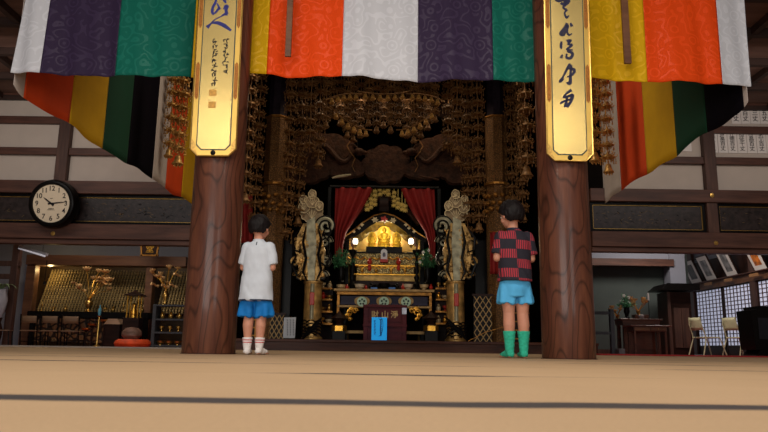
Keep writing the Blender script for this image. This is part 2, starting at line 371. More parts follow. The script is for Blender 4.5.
Ylist[0] = ('white', YB+0.05); zc = P(97, 144, ysl(XL, XLe, 97)).z
tmpY = yat(XL, 157); ZS = P(157, 83, tmpY).z
print('XL', XL, 'XR', XR, 'ZB', ZB, 'zside', zc, 'ZS', ZS, [round(y, 2) for _, y in Ylist])
side_curtain(XL, -1, Ylist, None, 'striped cotton curtain receding along the left aisle above the wall clock', zc, XLe)
Yr = [(c, yat(XR, p)) for c, p in (('white', 749), ('purple', 743), ('teal', 707), ('yellow', 675), ('orange', 647), ('white', 621), (None, 604))]
Yr[0] = ('white', YB+0.05); zc2 = P(676, 154, yat(XR, 676)).z
print('right', zc2, [round(y, 2) for _, y in Yr])
side_curtain(XR, 1, Yr, None, 'striped cotton curtain receding along the right aisle before the donor slips', zc2)
# hanging wooden hooks over the curtain
for (p0, p1, pb, side) in ((285, 291, 57, 'orange'), (624, 631, 64, 'yellow')):
    a = P(p0, pb, YB-0.13); b_ = P(p1, pb, YB-0.13)
    m = MB(); m.bx(a.x, b_.x, YB-0.15, YB-0.125, a.z, ZT); 
    tag(m.build('wooden_hanger', M['warmbeam'], bevel=0.003), 'narrow brown wooden slat hanging before the %s panel' % side, 'slat', 'slats hanging before the curtain')
# curtain rod
m = MB(); m.cyl((XL-0.1, YB, ZT+0.02), (XR+0.1, YB, ZT+0.02), 0.03); tag(m.build('curtain_rod', M['darkwood'], smooth=True), 'dark rod carrying the wide brocade curtain between the pillars', 'rod')
# ================================================================ partition, ceiling, side rooms
def XX(px, py, Y): return P(px, py, Y).x
def ZZ(px, py, Y): return P(px, py, Y).z
def zl(py, Y=YW): return ZZ(95, py, Y)
def ZC(px, py, Y): return ZZ(px, py, Y)
M['ceildark'] = wood('ceiling_dark', srgb(40, 27, 24), srgb(60, 42, 36), 'x', 1.0, 0.6)
M['steel'] = plain('pale_metal', srgb(190, 188, 196), 0.4, 0.1, var=0.05)
M['paper'] = plain('white_paper', srgb(225, 218, 214), 0.8, var=0.04, scale=4)
M['ink'] = plain('ink', srgb(22, 18, 26), 0.7, var=0.1)
zceil = ZZ(5, 94, YW)
LEFT_END, RIGHT_END = XX(214, 230, YW), XX(590, 230, YW)
RUP = XX(604, 180, YW)
g = MB(); g.bx(-9, 9, 2.6, 8.0, zceil, zceil+0.06); g.bx(-9, -3.3, 8.0, YW+0.1, zceil, zceil+0.06); g.bx(3.3, 9, 8.0, YW+0.1, zceil, zceil+0.06); struct(g.build('ceiling', M['ceil']))
g = MB()
for i in range(10):
    y = 2.8+i*0.95
    if y < 7.9: g.bx(-9, 9, y, y+0.09, zceil-0.11, zceil-0.001)
    else: g.bx(-9, -3.3, y, y+0.09, zceil-0.11, zceil-0.001); g.bx(3.3, 9, y, y+0.09, zceil-0.11, zceil-0.001)
for i in range(20):
    x = -8.6+i*0.9; g.bx(x, x+0.08, 2.6, (YW if abs(x+0.04) > 3.3 else 8.0), zceil-0.10, zceil-0.001)
struct(g.build('trim_1', M['ceildark'])).__setitem__('label', 'coffer battens of the ceiling')
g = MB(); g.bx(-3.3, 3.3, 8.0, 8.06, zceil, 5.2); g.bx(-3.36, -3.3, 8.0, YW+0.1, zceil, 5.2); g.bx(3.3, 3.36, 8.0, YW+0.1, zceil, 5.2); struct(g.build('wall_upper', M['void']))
ti = [1]
def beamset(xa, xb, side, xup):
    """the timber partition to one side of the sanctum: nail rails, plaster fields, transom and lintel"""
    def bm(name, a, b, y0, y1, mat, x0=xa, x1=xb):
        q = MB(); q.bx(x0, x1, y0, y1, zl(b), zl(a)); return q.build(name, mat, bevel=0.006)
    u0_, u1_ = (xa, xup) if side == 'left' else (xup, xb)
    for a, b, th in ((88, 97, 0.06), (118, 125, 0.06), (149, 156, 0.06)):
        ti[0] += 1; struct(bm('trim_%d' % ti[0], a, b, YW-th, YW+0.03, M['beam'], u0_, u1_))
    ti[0] += 1; struct(bm('trim_%d' % ti[0], 182.5, 195, YW-0.12, YW+0.05, M['beam']))
    ti[0] += 1; struct(bm('trim_%d' % ti[0], 225, 240, YW-0.12, YW+0.05, M['beam']))
    ti[0] += 1; struct(bm('trim_%d' % ti[0], 240.3, 245, YW-0.08, YW+0.08, M['beam']))
    q = MB(); q.bx(u0_, u1_, YW+0.03, YW+0.09, zl(182.5), zceil); struct(q.build('wall_'+side, M['plaster']))
    return
beamset(-9, LEFT_END, 'left', LEFT_END)
beamset(RIGHT_END, 9, 'right', RUP)
def post(px, a, b, wpx=12):
    ti[0] += 1; x = XX(px, (a+b)/2, YW); wd = wpx/680*YW
    q = MB(); q.bx(x-wd/2, x+wd/2, YW-0.09, YW+0.04, zl(b), zl(a)); struct(q.build('trim_%d' % ti[0], M['post'], bevel=0.006))
post(66, 97, 182.5); post(64, 195, 225, 12)
post(706, 88, 182.5, 12); post(710, 195, 225, 11)
# carved transom panels, each in a black frame with a gold line
M['paintdim'] = plain('faded_gold_paint', srgb(92, 74, 50), 0.5, 0.3, var=0.4)
def ransom(x0, x1, label, cut=0):
    t = thing('transom_panel', label, 'panel', ((x0+x1)/2, YW, zl(225)), 'dark carved transom panels')
    za, zb = zl(225)+0.006, zl(195)-0.006
    q = MB(); q.bx(x0, x1, YW-0.02, YW+0.03, za, zb); q.build('board', M['panelback'], t)
    q = MB(); f = 0.045
    q.bx(x0, x1, YW-0.05, YW-0.021, za, za+f); q.bx(x0, x1, YW-0.05, YW-0.021, zb-f, zb)
    q.bx(x0, x0+f, YW-0.05, YW-0.021, za+f, zb-f); q.bx(x1-f, x1, YW-0.05, YW-0.021, za+f, zb-f); q.build('frame', M['black'], t)
    q = MB(); e = 0.010; i = f
    q.bx(x0+i, x1-i, YW-0.034, YW-0.022, za+i, za+i+e); q.bx(x0+i, x1-i, YW-0.034, YW-0.022, zb-i-e, zb-i)
    q.bx(x0+i, x0+i+e, YW-0.034, YW-0.022, za+i, zb-i); q.bx(x1-i-e, x1-i, YW-0.034, YW-0.022, za+i, zb-i); q.build('gold_line', M['brass'], t)
    # painted sprays of grass and birds in faded gold and black
    rnd = random.Random(int(abs(x0)*100)); n = int((x1-x0)*26)
    q = MB(); q2 = MB(); zm = (za+zb)/2; h = (zb-za)
    for k in range(n):
        cx = rnd.gauss(0.5, 0.24)*(x1-x0)+x0; cx = min(max(cx, x0+0.12), x1-0.12)
        cz = zm+rnd.uniform(-0.25, 0.22)*h; a = rnd.uniform(-0.9, 0.9); l = rnd.uniform(0.02, 0.07)
        cz = min(max(cz, za+0.1), zb-0.1)
        (q if rnd.random() < 0.6 else q2).box((cx, YW-0.0215, cz), (l, 0.005, 0.008), Euler((0, a, 0)))
    tag(q.build('painted_pattern', M['paintdim'], t), kind='stuff'); tag(q2.build('painted_pattern', M['black'], t), kind='stuff')
xa = XX(70, 210, YW); ransom(xa+0.0, LEFT_END, 'dark transom panel with faint painted sprays, right of the wall clock')
ransom(XX(0, 210, YW)-2, XX(57, 210, YW), 'dark transom panel cut by the frame edge behind the wall clock')
ransom(RIGHT_END, XX(704, 218, YW), 'dark transom panel with painted birds, beside the right pillar')
ransom(XX(716, 218, YW), 9, 'dark transom panel beyond the nail cover, above the portraits')
def nailcover(px, py, Y, label):
    c = P(px, py, Y); q = MB(); mt = Matrix.Rotation(PI/2, 3, 'X')
    q.lathe([(0.0, 0.02), (0.012, 0.018), (0.016, 0.008), (0.036, 0.006), (0.038, 0.0), (0, 0)], c, 12, m=mt)
    tag(q.build('nail_cover', M['brass'], smooth=True), label, 'nail cover', 'brass nail covers on the beams')
nailcover(53, 233.5, YW-0.121, 'small round brass nail cover on the lintel under the clock')
nailcover(712, 195.5, YW-0.121, 'small round brass nail cover at the foot of the plaster wall')
nailcover(716, 243, YW-0.121, 'small round brass nail cover on the lintel above the portraits')
# donor slips pinned on the right plaster wall
texts = {0: ['信楽五丈', '信善百丈', '信春三丈', '信陽五丈', '信勝千丈'], 1: ['河野百丈', '善富百丈', '神徳百丈', '治征千丈', '陽昌百丈', '泰覚百丈', '信久千丈']}
def textmesh(body, size, mat, name, mtx, parent=None, lab=None, depth=0.002, vertical=False):
    cu = bpy.data.curves.new('lettering', 'FONT'); cu.body = '\n'.join(body) if vertical else body
    cu.align_x = 'CENTER'; cu.align_y = 'CENTER'; cu.size = size; cu.extrude = depth; cu.space_line = 0.98; cu.offset = size*0.012
    tmp = bpy.data.objects.new('lettering', cu); C.objects.link(tmp); dg = bpy.context.evaluated_depsgraph_get()
    me = bpy.data.meshes.new_from_object(tmp.evaluated_get(dg)); bpy.data.objects.remove(tmp); bpy.data.curves.remove(cu)
    me.transform(mtx); return link(name, me, mat, parent)
FACE = Matrix.Rotation(PI/2, 4, 'X')   # text standing upright, read from -Y
def slip(px, ya, yb, row, k, s):
    c0 = P(px-4.6, (ya+yb)/2, YW-0.01); x0 = c0.x; x1 = XX(px+4.6, (ya+yb)/2, YW-0.01)
    zt, zb = ZZ(px, ya, YW), ZZ(px, yb, YW)
    where = 'upper' if row == 0 else 'lower'
    t = thing('donor_slip', 'white paper donor slip number-inked in black, %s in the %s row from the striped curtain' % (['first', 'second', 'third', 'fourth', 'fifth', 'sixth', 'seventh'][k], where), 'paper slip', ((x0+x1)/2, YW, zb), 'paper donor slips on the plaster wall')
    t['label'] = 'white vertical donor slip with brushed characters, %s in the %s row counting from the curtain' % (['first', 'second', 'third', 'fourth', 'fifth', 'sixth', 'seventh'][k], where)
    q = MB(); q.bx(x0, x1, YW+0.012, YW+0.03, zb, zt); q.build('sheet', M['paper'], t)
    h = (zt-zb)/len(s)*0.94
    textmesh(s, h*0.93, M['ink'], 'lettering', Matrix.Translation(((x0+x1)/2, YW+0.0115, (zb+zt)/2)) @ FACE, t, depth=0.001, vertical=True)
for k, s in enumerate(texts[0]): slip(736+k*9.6, 97, 123.5, 0, k, s)
for k, s in enumerate(texts[1]): slip(713.5+k*9.7, 129+k*0.12, 152.5+k*0.12, 1, k, s)
q = MB(); c = P(687, 150, YW); q.bx(c.x-0.09, c.x+0.09, YW+0.015, YW+0.03, c.z-0.02, c.z+0.16); 
tag(q.build('donor_slip', M['paper']), 'white slip half hidden under the green stripe of the right side curtain', 'paper slip', 'paper donor slips on the plaster wall')
# ---------------------------------------------------------------- clock
cc = P(51.5, 203.5, YW-0.34); t = thing('wall_clock', 'round black wall clock with cream face and numerals, hung below the left plaster wall', 'clock', (cc.x, YW-0.125, cc.z-0.4))
rx = Matrix.Rotation(math.radians(90+7), 4, 'X'); tz = Matrix.Rotation(math.radians(-4), 4, 'Z'); CM = Matrix.Translation(cc) @ tz @ rx
m3 = (tz @ rx).to_3x3()
M['cream'] = plain('clock_face', srgb(222, 206, 180), 0.7, var=0.03)
q = MB(); q.lathe([(0.0, -0.20), (0.36, -0.20), (0.40, -0.17), (0.405, -0.03), (0.385, 0.02), (0.35, 0.035), (0.325, 0.03), (0.318, 0.0), (0.0, 0.0)], cc, 48, m=m3); q.build('case', M['black'], t, smooth=True)
q = MB(); q.lathe([(0, 0.001), (0.317, 0.001), (0.317, 0.006), (0, 0.006)], cc, 48, m=m3); q.build('dial', M['cream'], t)
for k in range(12):
    n = k+1; a = PI/2-2*PI*n/12
    textmesh(str(n), 0.115, M['ink'], 'numeral', CM @ Matrix.Translation((0.25*math.cos(a), 0.25*math.sin(a), 0.008)), t, depth=0.001)
def hand(a, l, w_, nm):
    q = MB(); mt = CM @ Matrix.Rotation(a, 4, 'Z')
    pts = [(-0.055, -w_*1.5), (-0.055, w_*1.5), (0, w_), (l*0.7, w_*0.8), (l, 0.002), (l, -0.002), (l*0.7, -w_*0.8), (0, -w_)]
    A = [q.b.verts.new(mt @ Vector((x, y, 0.011))) for x, y in pts]; B = [q.b.verts.new(mt @ Vector((x, y, 0.015))) for x, y in pts]; q._skin([A, B]); q.build(nm, M['ink'], t)
hand(math.radians(90-307), 0.17, 0.014, 'hour_hand'); hand(math.radians(90-84), 0.26, 0.011, 'minute_hand')
q = MB()
for yy, ww in ((0.085, 0.04), (-0.085, 0.09), (-0.105, 0.12)):
    A = CM @ Vector((0, yy, 0.009)); q.box(A, (ww, 0.002, 0.009), Euler((0, 0, 0)))
q.build('dial_marks', M['ink'], t)
# ---------------------------------------------------------------- left room
def zr(py, Y, px=95): return ZZ(px, py, Y)
g = MB(); g.bx(-11, XX(232, 300, 15.2), 15.2, 15.3, 0, 3.4); struct(g.build('wall_back_left', M['plasterblue']))
g = MB(); g.bx(-11, -3.55, YW+0.1, 15.3, 2.9, 2.96); struct(g.build('ceiling_left', M['ceil']))
g = MB(); g.bx(-9.2, -9, -2, 15.3, 0, 4.2); struct(g.build('wall_outer_left', M['plaster']))
g = MB(); g.bx(-9, 9, YW+0.0, 18, -0.03, -0.006); o = g.build('floor_side_rooms', M['carpet']); struct(o)
g = MB(); g.bx(-9, XX(200, 348, YW-0.15), YW-0.22, YW-0.04, -0.02, 0.022); struct(g.build('trim_40', plain('pale_sill', srgb(150, 140, 132), 0.5, var=0.1)))
g = MB(); g.bx(XX(596, 348, YW-0.15), 9, YW-0.16, YW-0.04, -0.02, 0.004); struct(g.build('trim_41', M['post']))
g = MB(); g.bx(XX(598, 348, 10.9), 8.9, 10.8, 11.2, -0.004, 0.022); tag(g.build('red_carpet', M['carpet'], bevel=0.006), 'thin strip of red carpet along the threshold of the right room', 'carpet')
YA = 14.2
t = thing('figurine_alcove', 'brown timber frame of the alcove holding rows of small gilt figures', 'alcove', (XX(90, 345, YA), YA, 0))
q = MB(); q.bx(XX(29, 255, YA-0.1), XX(188, 255, YA-0.1), YA-0.2, YA+0.1, zr(266, YA-0.1), zr(256, YA-0.1)); q.build('header', M['warmbeam'], t, bevel=0.01)
for a, b in ((24, 33), (144.5, 152)):
    q = MB(); q.bx(XX(a, 300, YA-0.1), XX(b, 300, YA-0.1), YA-0.15, YA+0.05, 0, zr(266.2, YA-0.1)); q.build('jamb', M['warmbeam'], t, bevel=0.01)
q = MB(); q.bx(XX(27, 300, YA+0.6), XX(196, 300, YA+0.6), YA+0.7, YA+0.75, 0, zr(258, YA)); q.build('back_board', plain('gilt_board', srgb(70, 50, 24), 0.5, 0.2, var=0.4, scale=3), t)
# shelves stepped like a stand
NR = 11; ztop, zbot = zr(269, YA+0.45), zr(312, YA)
fig_rows = []
for r in range(NR):
    k = r/(NR-1); z = zbot+(ztop-zbot-0.12)*k; y = YA+0.12+0.42*k
    q = MB(); q.bx(XX(33, 300, YA), XX(143.5, 300, YA), y-0.02, YA+0.68, z-0.012, z); q.bx(XX(153, 300, YA), XX(194, 300, YA), y-0.02, YA+0.68, z-0.012, z); q.build('shelf', M['darkwood'], t)
    fig_rows.append((y, z))
q = MB(); q.lathe([(0.020, 0), (0.022, 0.012), (0.014, 0.02), (0.019, 0.028), (0.021, 0.045), (0.012, 0.058), (0.005, 0.062), (0.0085, 0.068), (0.0085, 0.078), (0.0, 0.086)], (0, 0, 0), 6)
q.lathe([(0.0, 0), (0.016, 0.0), (0.016, 0.003), (0, 0.003)], (0, 0.012, 0.072), 6, m=Matrix.Rotation(PI/2, 3, 'X')); 
figold = plain('figure_gold', srgb(164, 140, 92), 0.5, 0.25, var=0.35, scale=2)
proto = q.build('gilt_figurine', figold, world=False); 
tag(proto, 'tiny gilded seated figurine among many alike on the alcove shelves', 'figurine', 'tiny gilt figurines in the alcove')
me = proto.data; first = True; rest = []; cand = []
for (y, z) in fig_rows:
    x0, x1 = XX(35, 300, YA), XX(143, 300, YA); n = 36
    for i in range(n): cand.append((x0+(x1-x0)*(i+0.5)/n, y, z))
    x0, x1 = XX(155, 300, YA), XX(186, 300, YA); n = 10
    for i in range(n): cand.append((x0+(x1-x0)*(i+0.5)/n, y, z))
cand.sort(key=lambda c_: -c_[2])
for i, c_ in enumerate(cand):
    if i < 300:
        o = proto if first else proto.copy()
        if not first: C.objects.link(o)
        first = False; o.location = (c_[0], c_[1], c_[2]); o.scale = (1.25, 1.1, 1.25)
    else: rest.append(c_)
bmr = bmesh.new()
for c_ in rest:
    k = len(bmr.verts); bmr.from_mesh(me); bmr.verts.ensure_lookup_table()
    for v in bmr.verts[k:]: v.co = Vector((v.co.x*1.25+c_[0], v.co.y*1.1+c_[1], v.co.z*1.25+c_[2]))
m_ = bpy.data.meshes.new('gilt_figurines'); bmr.to_mesh(m_); bmr.free()
tag(link('gilt_figurine_rows', m_, figold), 'lower rows of tiny gilded figurines massed on the alcove shelves', 'figurines', 'tiny gilt figurines in the alcove', 'stuff')
point('alcove_lamp_glow', (XX(46, 275, YA), YA+0.16, zr(270, YA)), 6, (1.0, 0.72, 0.3), 0.04)
# slim alcove lamp on a stem, hung from the header
t = thing('alcove_lamp', 'small dark lamp hanging at the top corner of the figurine alcove', 'lamp', (XX(52, 268, YA), YA-0.05, zr(268, YA)))
q = MB(); q.cyl((XX(51, 268, YA), YA-0.205, zr(282, YA)), (XX(51, 268, YA), YA-0.205, zr(262, YA)), 0.008); q.build('stem', M['black'], t)
q = MB(); q.lathe([(0, 0), (0.03, 0), (0.022, 0.06), (0, 0.06)], (XX(51, 268, YA), YA-0.205, zr(286, YA)), 10); q.build('lamp_shade', M['black'], t)
# tilted fluorescent batten
a, b = P(18.5, 246.5, 12.6), P(47, 254.5, 12.0)
t = thing('batten_lamp', 'pale fluorescent batten lamp hanging tilted under the left lintel', 'lamp', tuple((a+b)/2))
q = MB(); d = (b-a); q.tube([a, b], 0.035, 4); q.build('housing', M['steel'], t)
q = MB(); q.tube([a+Vector((0.02, -0.03, -0.035)), b+Vector((-0.02, -0.03, -0.035))], 0.016, 8); q.build('tube', plain('lamp_tube', srgb(235, 232, 238), 0.3, emit=(0.9, 0.88, 1, 1), es=0.25), t)
q = MB()
for p in (a.lerp(b, 0.15), a.lerp(b, 0.85)): q.cyl(p, (p.x, p.y, 2.9), 0.004, seg=5)
q.build('cord', M['black'], t)
# dark post and rails at the far left
t = thing('timber_screen', 'dark timber screen with crossbars cut by the left frame edge', 'screen', (XX(5, 345, 12.6), 12.6, 0))
q = MB(); q.bx(XX(8, 300, 12.6), XX(15, 300, 12.6), 12.55, 12.68, -0.005, zr(246, 12.6)); q.build('upright', M['post'], t, bevel=0.008)
for a, b in ((261, 266), (274, 279), (308, 312)):
    q = MB(); q.bx(XX(-30, 300, 12.6), XX(8 if a > 270 else 17, 300, 12.6), 12.56, 12.62, zr(b, 12.6, 5), zr(a, 12.6, 5)); q.build('rail', M['post'], t)
# ornate little framed tablet hanging at the alcove header
cc = P(150, 249.5, 13.6); t = thing('framed_tablet', 'small black and gold framed tablet hanging on the alcove header', 'tablet', tuple(cc-Vector((0, 0, 0.18))))
q = MB(); q.box(cc, (0.30, 0.03, 0.20)); q.build('board', M['darkwood'], t)
q = MB()
for sx in (-1, 1): q.box(cc+Vector((sx*0.165, -0.01, 0)), (0.03, 0.05, 0.27), Euler((0, sx*0.12, 0)))
for sz in (-1, 1): q.box(cc+Vector((0, -0.01, sz*0.12)), (0.36, 0.05, 0.03))
q.build('frame', M['golddim'], t)
textmesh('堂', 0.17, M['gold'], 'lettering', Matrix.Translation(cc+Vector((0, -0.018, 0))) @ FACE, t)
q = MB(); q.cyl(cc+Vector((-0.1, 0, 0.12)), (cc.x-0.1, cc.y, 2.9), 0.006, seg=5); q.cyl(cc+Vector((0.1, 0, 0.12)), (cc.x+0.1, cc.y, 2.9), 0.006, seg=5); q.build('hanger', M['black'], t)
M['chairwood'] = wood('chair_wood', srgb(92, 68, 50), srgb(122, 94, 70), 'x', 2, 0.5)
# low chairs with wooden backs
def low_chair():
    t = thing('low_chair', 'x', 'chair', (0, 0, 0), 'low chairs in the left aisle')
    W_, H_ = 0.29, 0.52
    q = MB(); q.box((0, 0, 0.27), (W_, 0.32, 0.02)); q.build('seat', M['chairwood'], t, bevel=0.004, world=False)
    q = MB(); q.grid(lambda u, v: Vector(((u-0.5)*W_*0.92, 0.165+0.02*math.cos((u-0.5)*PI), 0.40+0.12*v)), 8, 2); o = q.build('backrest', M['chairwood'], t, smooth='all', world=False)
    md = o.modifiers.new('t', 'SOLIDIFY'); md.thickness = 0.014
    for s in (-1, 1):
        q = MB(); q.tube([(s*W_/2, -0.17, 0), (s*W_/2, -0.15, 0.26)], 0.011, 6); q.build('leg', M['black'], t, world=False)
        q = MB(); q.tube([(s*W_/2, 0.10, 0), (s*W_/2, 0.14, 0.27), (s*W_/2, 0.175, 0.55)], 0.011, 6); q.build('leg', M['black'], t, world=False)
    q = MB(); q.tube([(-W_/2, 0.11, 0.09), (W_/2, 0.11, 0.09)], 0.008, 6); q.tube([(-W_/2, -0.15, 0.12), (W_/2, -0.15, 0.12)], 0.008, 6); q.build('stretcher', M['black'], t, world=False)
    return t
lc = low_chair()
names = ['cut by the left frame edge', 'second from the left frame edge', 'third from the left frame edge with a round crest', 'nearest to the gold lotus vase']
for k, px in enumerate((1, 33, 53, 73)):
    x = XX(px, 330, 12.0); lab = 'low chair with brown wooden back, '+names[k]
    o = lc if k == 0 else copy_tree(lc)
    o.location = (x, 12.0, 0.0); o.rotation_euler = (0, 0, PI+0.06*(k-1.5)); o['label'] = lab
    if k == 0: o.rotation_euler = (0, 0, PI*0.5+0.3)
# long low altar table
t = thing('long_altar_table', 'long black altar table standing below the gilt figurines', 'table', (XX(85, 345, 13.6), 13.6, 0))
q = MB(); q.bx(XX(29, 318, 13.5), XX(150, 318, 13.5), 13.4, 13.85, zr(318.5, 13.5), zr(312, 13.5)); q.build('tabletop', M['black'], t, bevel=0.008)
q = MB(); q.bx(XX(31, 318, 13.5), XX(148, 318, 13.5), 13.5, 13.53, 0.08, zr(319, 13.5)); q.build('front_panel', filigree('lattice_gilt', srgb(120, 84, 50), 0.5, 0.4, 9, 0.06), t)
for a in (33, 146):
    q = MB(); q.bx(XX(a, 330, 13.5)-0.04, XX(a, 330, 13.5)+0.04, 13.42, 13.5, 0, zr(318.5, 13.5)); q.build('leg', M['black'], t)
# gold lotus arrangements
M['petal'] = plain('lotus_gold', srgb(216, 170, 112), 0.45, 0.35, var=0.2, scale=20)
def lotus(q, c, r, n=8, op=0.9, tilt=None):
    for ring, (kk, o_) in enumerate(((n, op), (n-2, op*0.55))):
        for i in range(kk):
            a = 2*PI*i/kk+ring*0.4; d = Vector((math.cos(a), math.sin(a), 0))
            s_ = Vector((-math.sin(a), math.cos(a), 0)); L_ = r*(1-0.2*ring); rows = []
            for j, (w_, l_, h_) in enumerate(((0.05, 0.05, 0), (0.30, 0.45*o_, 0.25), (0.34, 0.8*o_, 0.6), (0.03, 0.95*o_, 1.0))):
                p0 = c+d*(L_*l_)+Vector((0, 0, L_*h_*(1.3-o_*0.6)))
                rows.append([q.b.verts.new(p0-s_*w_*L_), q.b.verts.new(p0+Vector((0, 0, -L_*0.06))+d*L_*0.05), q.b.verts.new(p0+s_*w_*L_)])
            q._skin(rows, cap=False, close=False)
def lotus_vase(base, lab, sc, seed, zb):
    t = thing('gold_lotus_vase', lab, 'ornament', tuple(base), 'gilt lotus bouquets in the left aisle'); rnd = random.Random(seed)
    q = MB(); q.lathe([(0.05, 0), (0.06, 0.01), (0.03, 0.05), (0.035, 0.09), (0.07, 0.16), (0.065, 0.2), (0.035, 0.24), (0.05, 0.27), (0.0, 0.27)], base, 16, sc=(sc, sc)); q.build('vase', M['brass'], t, smooth=True)
    top = base+Vector((0, 0, 0.26)); st = MB()
    for i in range(9):
        a = rnd.uniform(0, 2*PI); ln = rnd.uniform(0.15, 0.5)*sc; sp = rnd.uniform(0.1, 0.34)*sc
        tip = top+Vector((sp*math.cos(a)*1.1, sp*math.sin(a)*0.5, ln)); mid = top.lerp(tip, 0.5)+Vector((0, 0, 0.05))
        st.tube([top, mid, tip], 0.006, 5)
        q = MB(); lotus(q, tip, rnd.uniform(0.07, 0.10)*sc, 8, rnd.uniform(0.5, 1.1)); o = q.build('lotus_flower', M['petal'], t, smooth='all'); md = o.modifiers.new('t', 'SOLIDIFY'); md.thickness = 0.003
    st.build('stem', M['gold'], t)
    for i in range(5):
        a = rnd.uniform(0, 2*PI); p = top+Vector((0.26*sc*math.cos(a), 0.12*math.sin(a), rnd.uniform(0.05, 0.4)*sc)); q = MB(); R_ = 0.10*sc
        q.grid(lambda u, v: p+Vector((R_*v*math.cos(2*PI*u), R_*v*math.sin(2*PI*u)*0.7, 0.03*v*math.sin(6*PI*u)-R_*0.5*v*math.cos(2*PI*u)*0.6)), 16, 3); o = q.build('lotus_leaf', M['petal'], t, smooth='all')
        md = o.modifiers.new('t', 'SOLIDIFY'); md.thickness = 0.003
zt_ = zr(312, 13.5)
lotus_vase(Vector((XX(87, 312, 13.55), 13.6, zt_+0.001)), 'tall bouquet of gilt lotus flowers before the figurine wall, nearer the low chairs', 1.15, 3, 0)
# side shelf unit, dark grey
q0 = 12.2
t = thing('open_shelf', 'dark grey open shelf unit holding gilt vessels beside the left pillar', 'shelf', (XX(170, 345, q0), q0, 0))
x0, x1 = XX(154, 330, q0), XX(196, 330, q0); M['greywood'] = plain('grey_painted_wood', srgb(58, 60, 66), 0.6, var=0.15)
zt2 = zr(305, q0, 170)
for x in (x0, x1-0.06):
    q = MB(); q.bx(x, x+0.06, q0-0.15, q0+0.15, -0.005, zt2); q.build('side_panel', M['greywood'], t, bevel=0.005)
shz = []
for py in (305, 319, 332, 345):
    z = zr(py, q0, 170); q = MB(); q.bx(x0+0.06, x1-0.06, q0-0.14, q0+0.14, z-0.03, z); q.build('shelf_board', M['greywood'], t); shz.append(z)
def vessel(loc, lab, kind, sc=1.0, mat='brass', group='gilt vessels on the grey shelf'):
    prof = {'cup': [(0.03, 0), (0.035, 0.008), (0.012, 0.02), (0.012, 0.04), (0.04, 0.06), (0.045, 0.10), (0.04, 0.10), (0.0, 0.07)],
            'bowl': [(0.03, 0), (0.03, 0.01), (0.06, 0.03), (0.07, 0.07), (0.062, 0.07), (0, 0.03)],
            'jar': [(0.03, 0), (0.045, 0.03), (0.045, 0.07), (0.02, 0.095), (0.03, 0.11), (0.01, 0.125), (0.0, 0.14)],
            'stick': [(0.04, 0), (0.045, 0.01), (0.012, 0.03), (0.012, 0.12), (0.028, 0.14), (0.008, 0.15), (0.008, 0.22), (0, 0.222)]}[kind]
    q = MB(); q.lathe([(r*sc, z*sc) for r, z in prof], (0, 0, 0), 14); o = q.build(kind if kind != 'stick' else 'candlestick', M[mat], smooth=True, world=False)
    o.location = loc; return tag(o, lab, {'cup': 'cup', 'bowl': 'bowl', 'jar': 'jar', 'stick': 'candlestick'}[kind], group)
seq = [('upper', 1, 'jar'), ('middle', 2, 'cup'), ('lower', 3, 'bowl')]
for nm, zi, kd in seq:
    for k in range(4):
        x = x0+0.14+k*0.15
        vessel((x, q0-0.03, shz[zi]+0.001), 'small gilt %s on the %s board of the grey shelf, %s from its open end' % (kd, nm, ['first', 'second', 'third', 'fourth'][k]), kd, 1.0)
lotus_vase(Vector((x0+0.16, q0, zt2+0.001)), 'bouquet of gilt lotus flowers on top of the grey shelf unit', 0.8, 8, 0)
# wooden box, miniature shrine, bottle, floor drum
def wbox():
    c = P(115, 322, 12.9); x0, x1 = XX(107.5, 325, 12.9), XX(122.5, 325, 12.9)
    t = thing('offertory_chest', 'small pale wooden chest with sloped lid beside the candle stand', 'chest', (c.x, 12.9, 0))
    zt, zb = zr(319, 12.9, 115), 0.0
    q = MB(); q.bx(x0, x1, 12.78, 13.02, zb, zt-0.1); q.build('body', M['darkwood'], t, bevel=0.005)
    q = MB(); q.prism([(x0-0.015, zt-0.1), (x1+0.015, zt-0.1), (x1-0.06, zt), (x0+0.06, zt)], 12.76, 13.04); q.build('lid', wood('pale_wood', srgb(150, 120, 96), srgb(180, 148, 120), 'x', 2), t)
wbox()
def shrine():
    Yq = 12.75; x = XX(134, 310, Yq); z0 = 0.0; za = zr(318, Yq, 134); zb = zr(296, Yq, 134); t = thing('miniature_shrine', 'little gilt shrine with a dark pointed roof before the figurines', 'shrine', (x, Yq, 0))
    q = MB(); q.bx(x-0.15, x+0.15, Yq-0.12, Yq+0.12, 0, za); q.build('base', M['darkwood'], t, bevel=0.005)
    for sx in (-1, 1):
        for sy in (-1, 1):
            q = MB(); q.cyl((x+sx*0.1, Yq+sy*0.08, za), (x+sx*0.1, Yq+sy*0.08, zb), 0.014); q.build('pillar', M['gold'], t)
    q = MB(); q.lathe([(0.22, zb), (0.2, zb+0.015), (0.12, zb+0.05), (0.04, zb+0.09), (0.0, zb+0.12)], (x, Yq, 0), 8); q.build('roof', M['darkwood'], t)
    q = MB(); q.lathe([(0.06, 0), (0.05, 0.06), (0.065, 0.10), (0.03, 0.2), (0.04, 0.25), (0, 0.29)], (x, Yq, za+0.001), 12); q.build('figure', M['gold'], t, smooth=True)
shrine()
def bottle():
    Yq = 12.45; x = XX(99, 320, Yq); t = thing('blue_candle_stand', 'slim stand with a pale blue candle glass before the lotus bouquet', 'candle stand', (x, Yq, 0))
    zt = zr(305, Yq, 99); q = MB(); q.lathe([(0.07, 0), (0.07, 0.02), (0.02, 0.05), (0.015, zt-0.22), (0.04, zt-0.2), (0, zt-0.19)], (x, Yq, 0), 12); q.build('stand', M['brass'], t, smooth=True)
    q = MB(); q.lathe([(0.025, zt-0.19), (0.03, zt-0.08), (0.012, zt-0.05), (0.012, zt), (0, zt)], (x, Yq, 0), 12); q.build('glass', plain('blue_glass', srgb(90, 150, 170), 0.15, var=0.1), t, smooth=True)
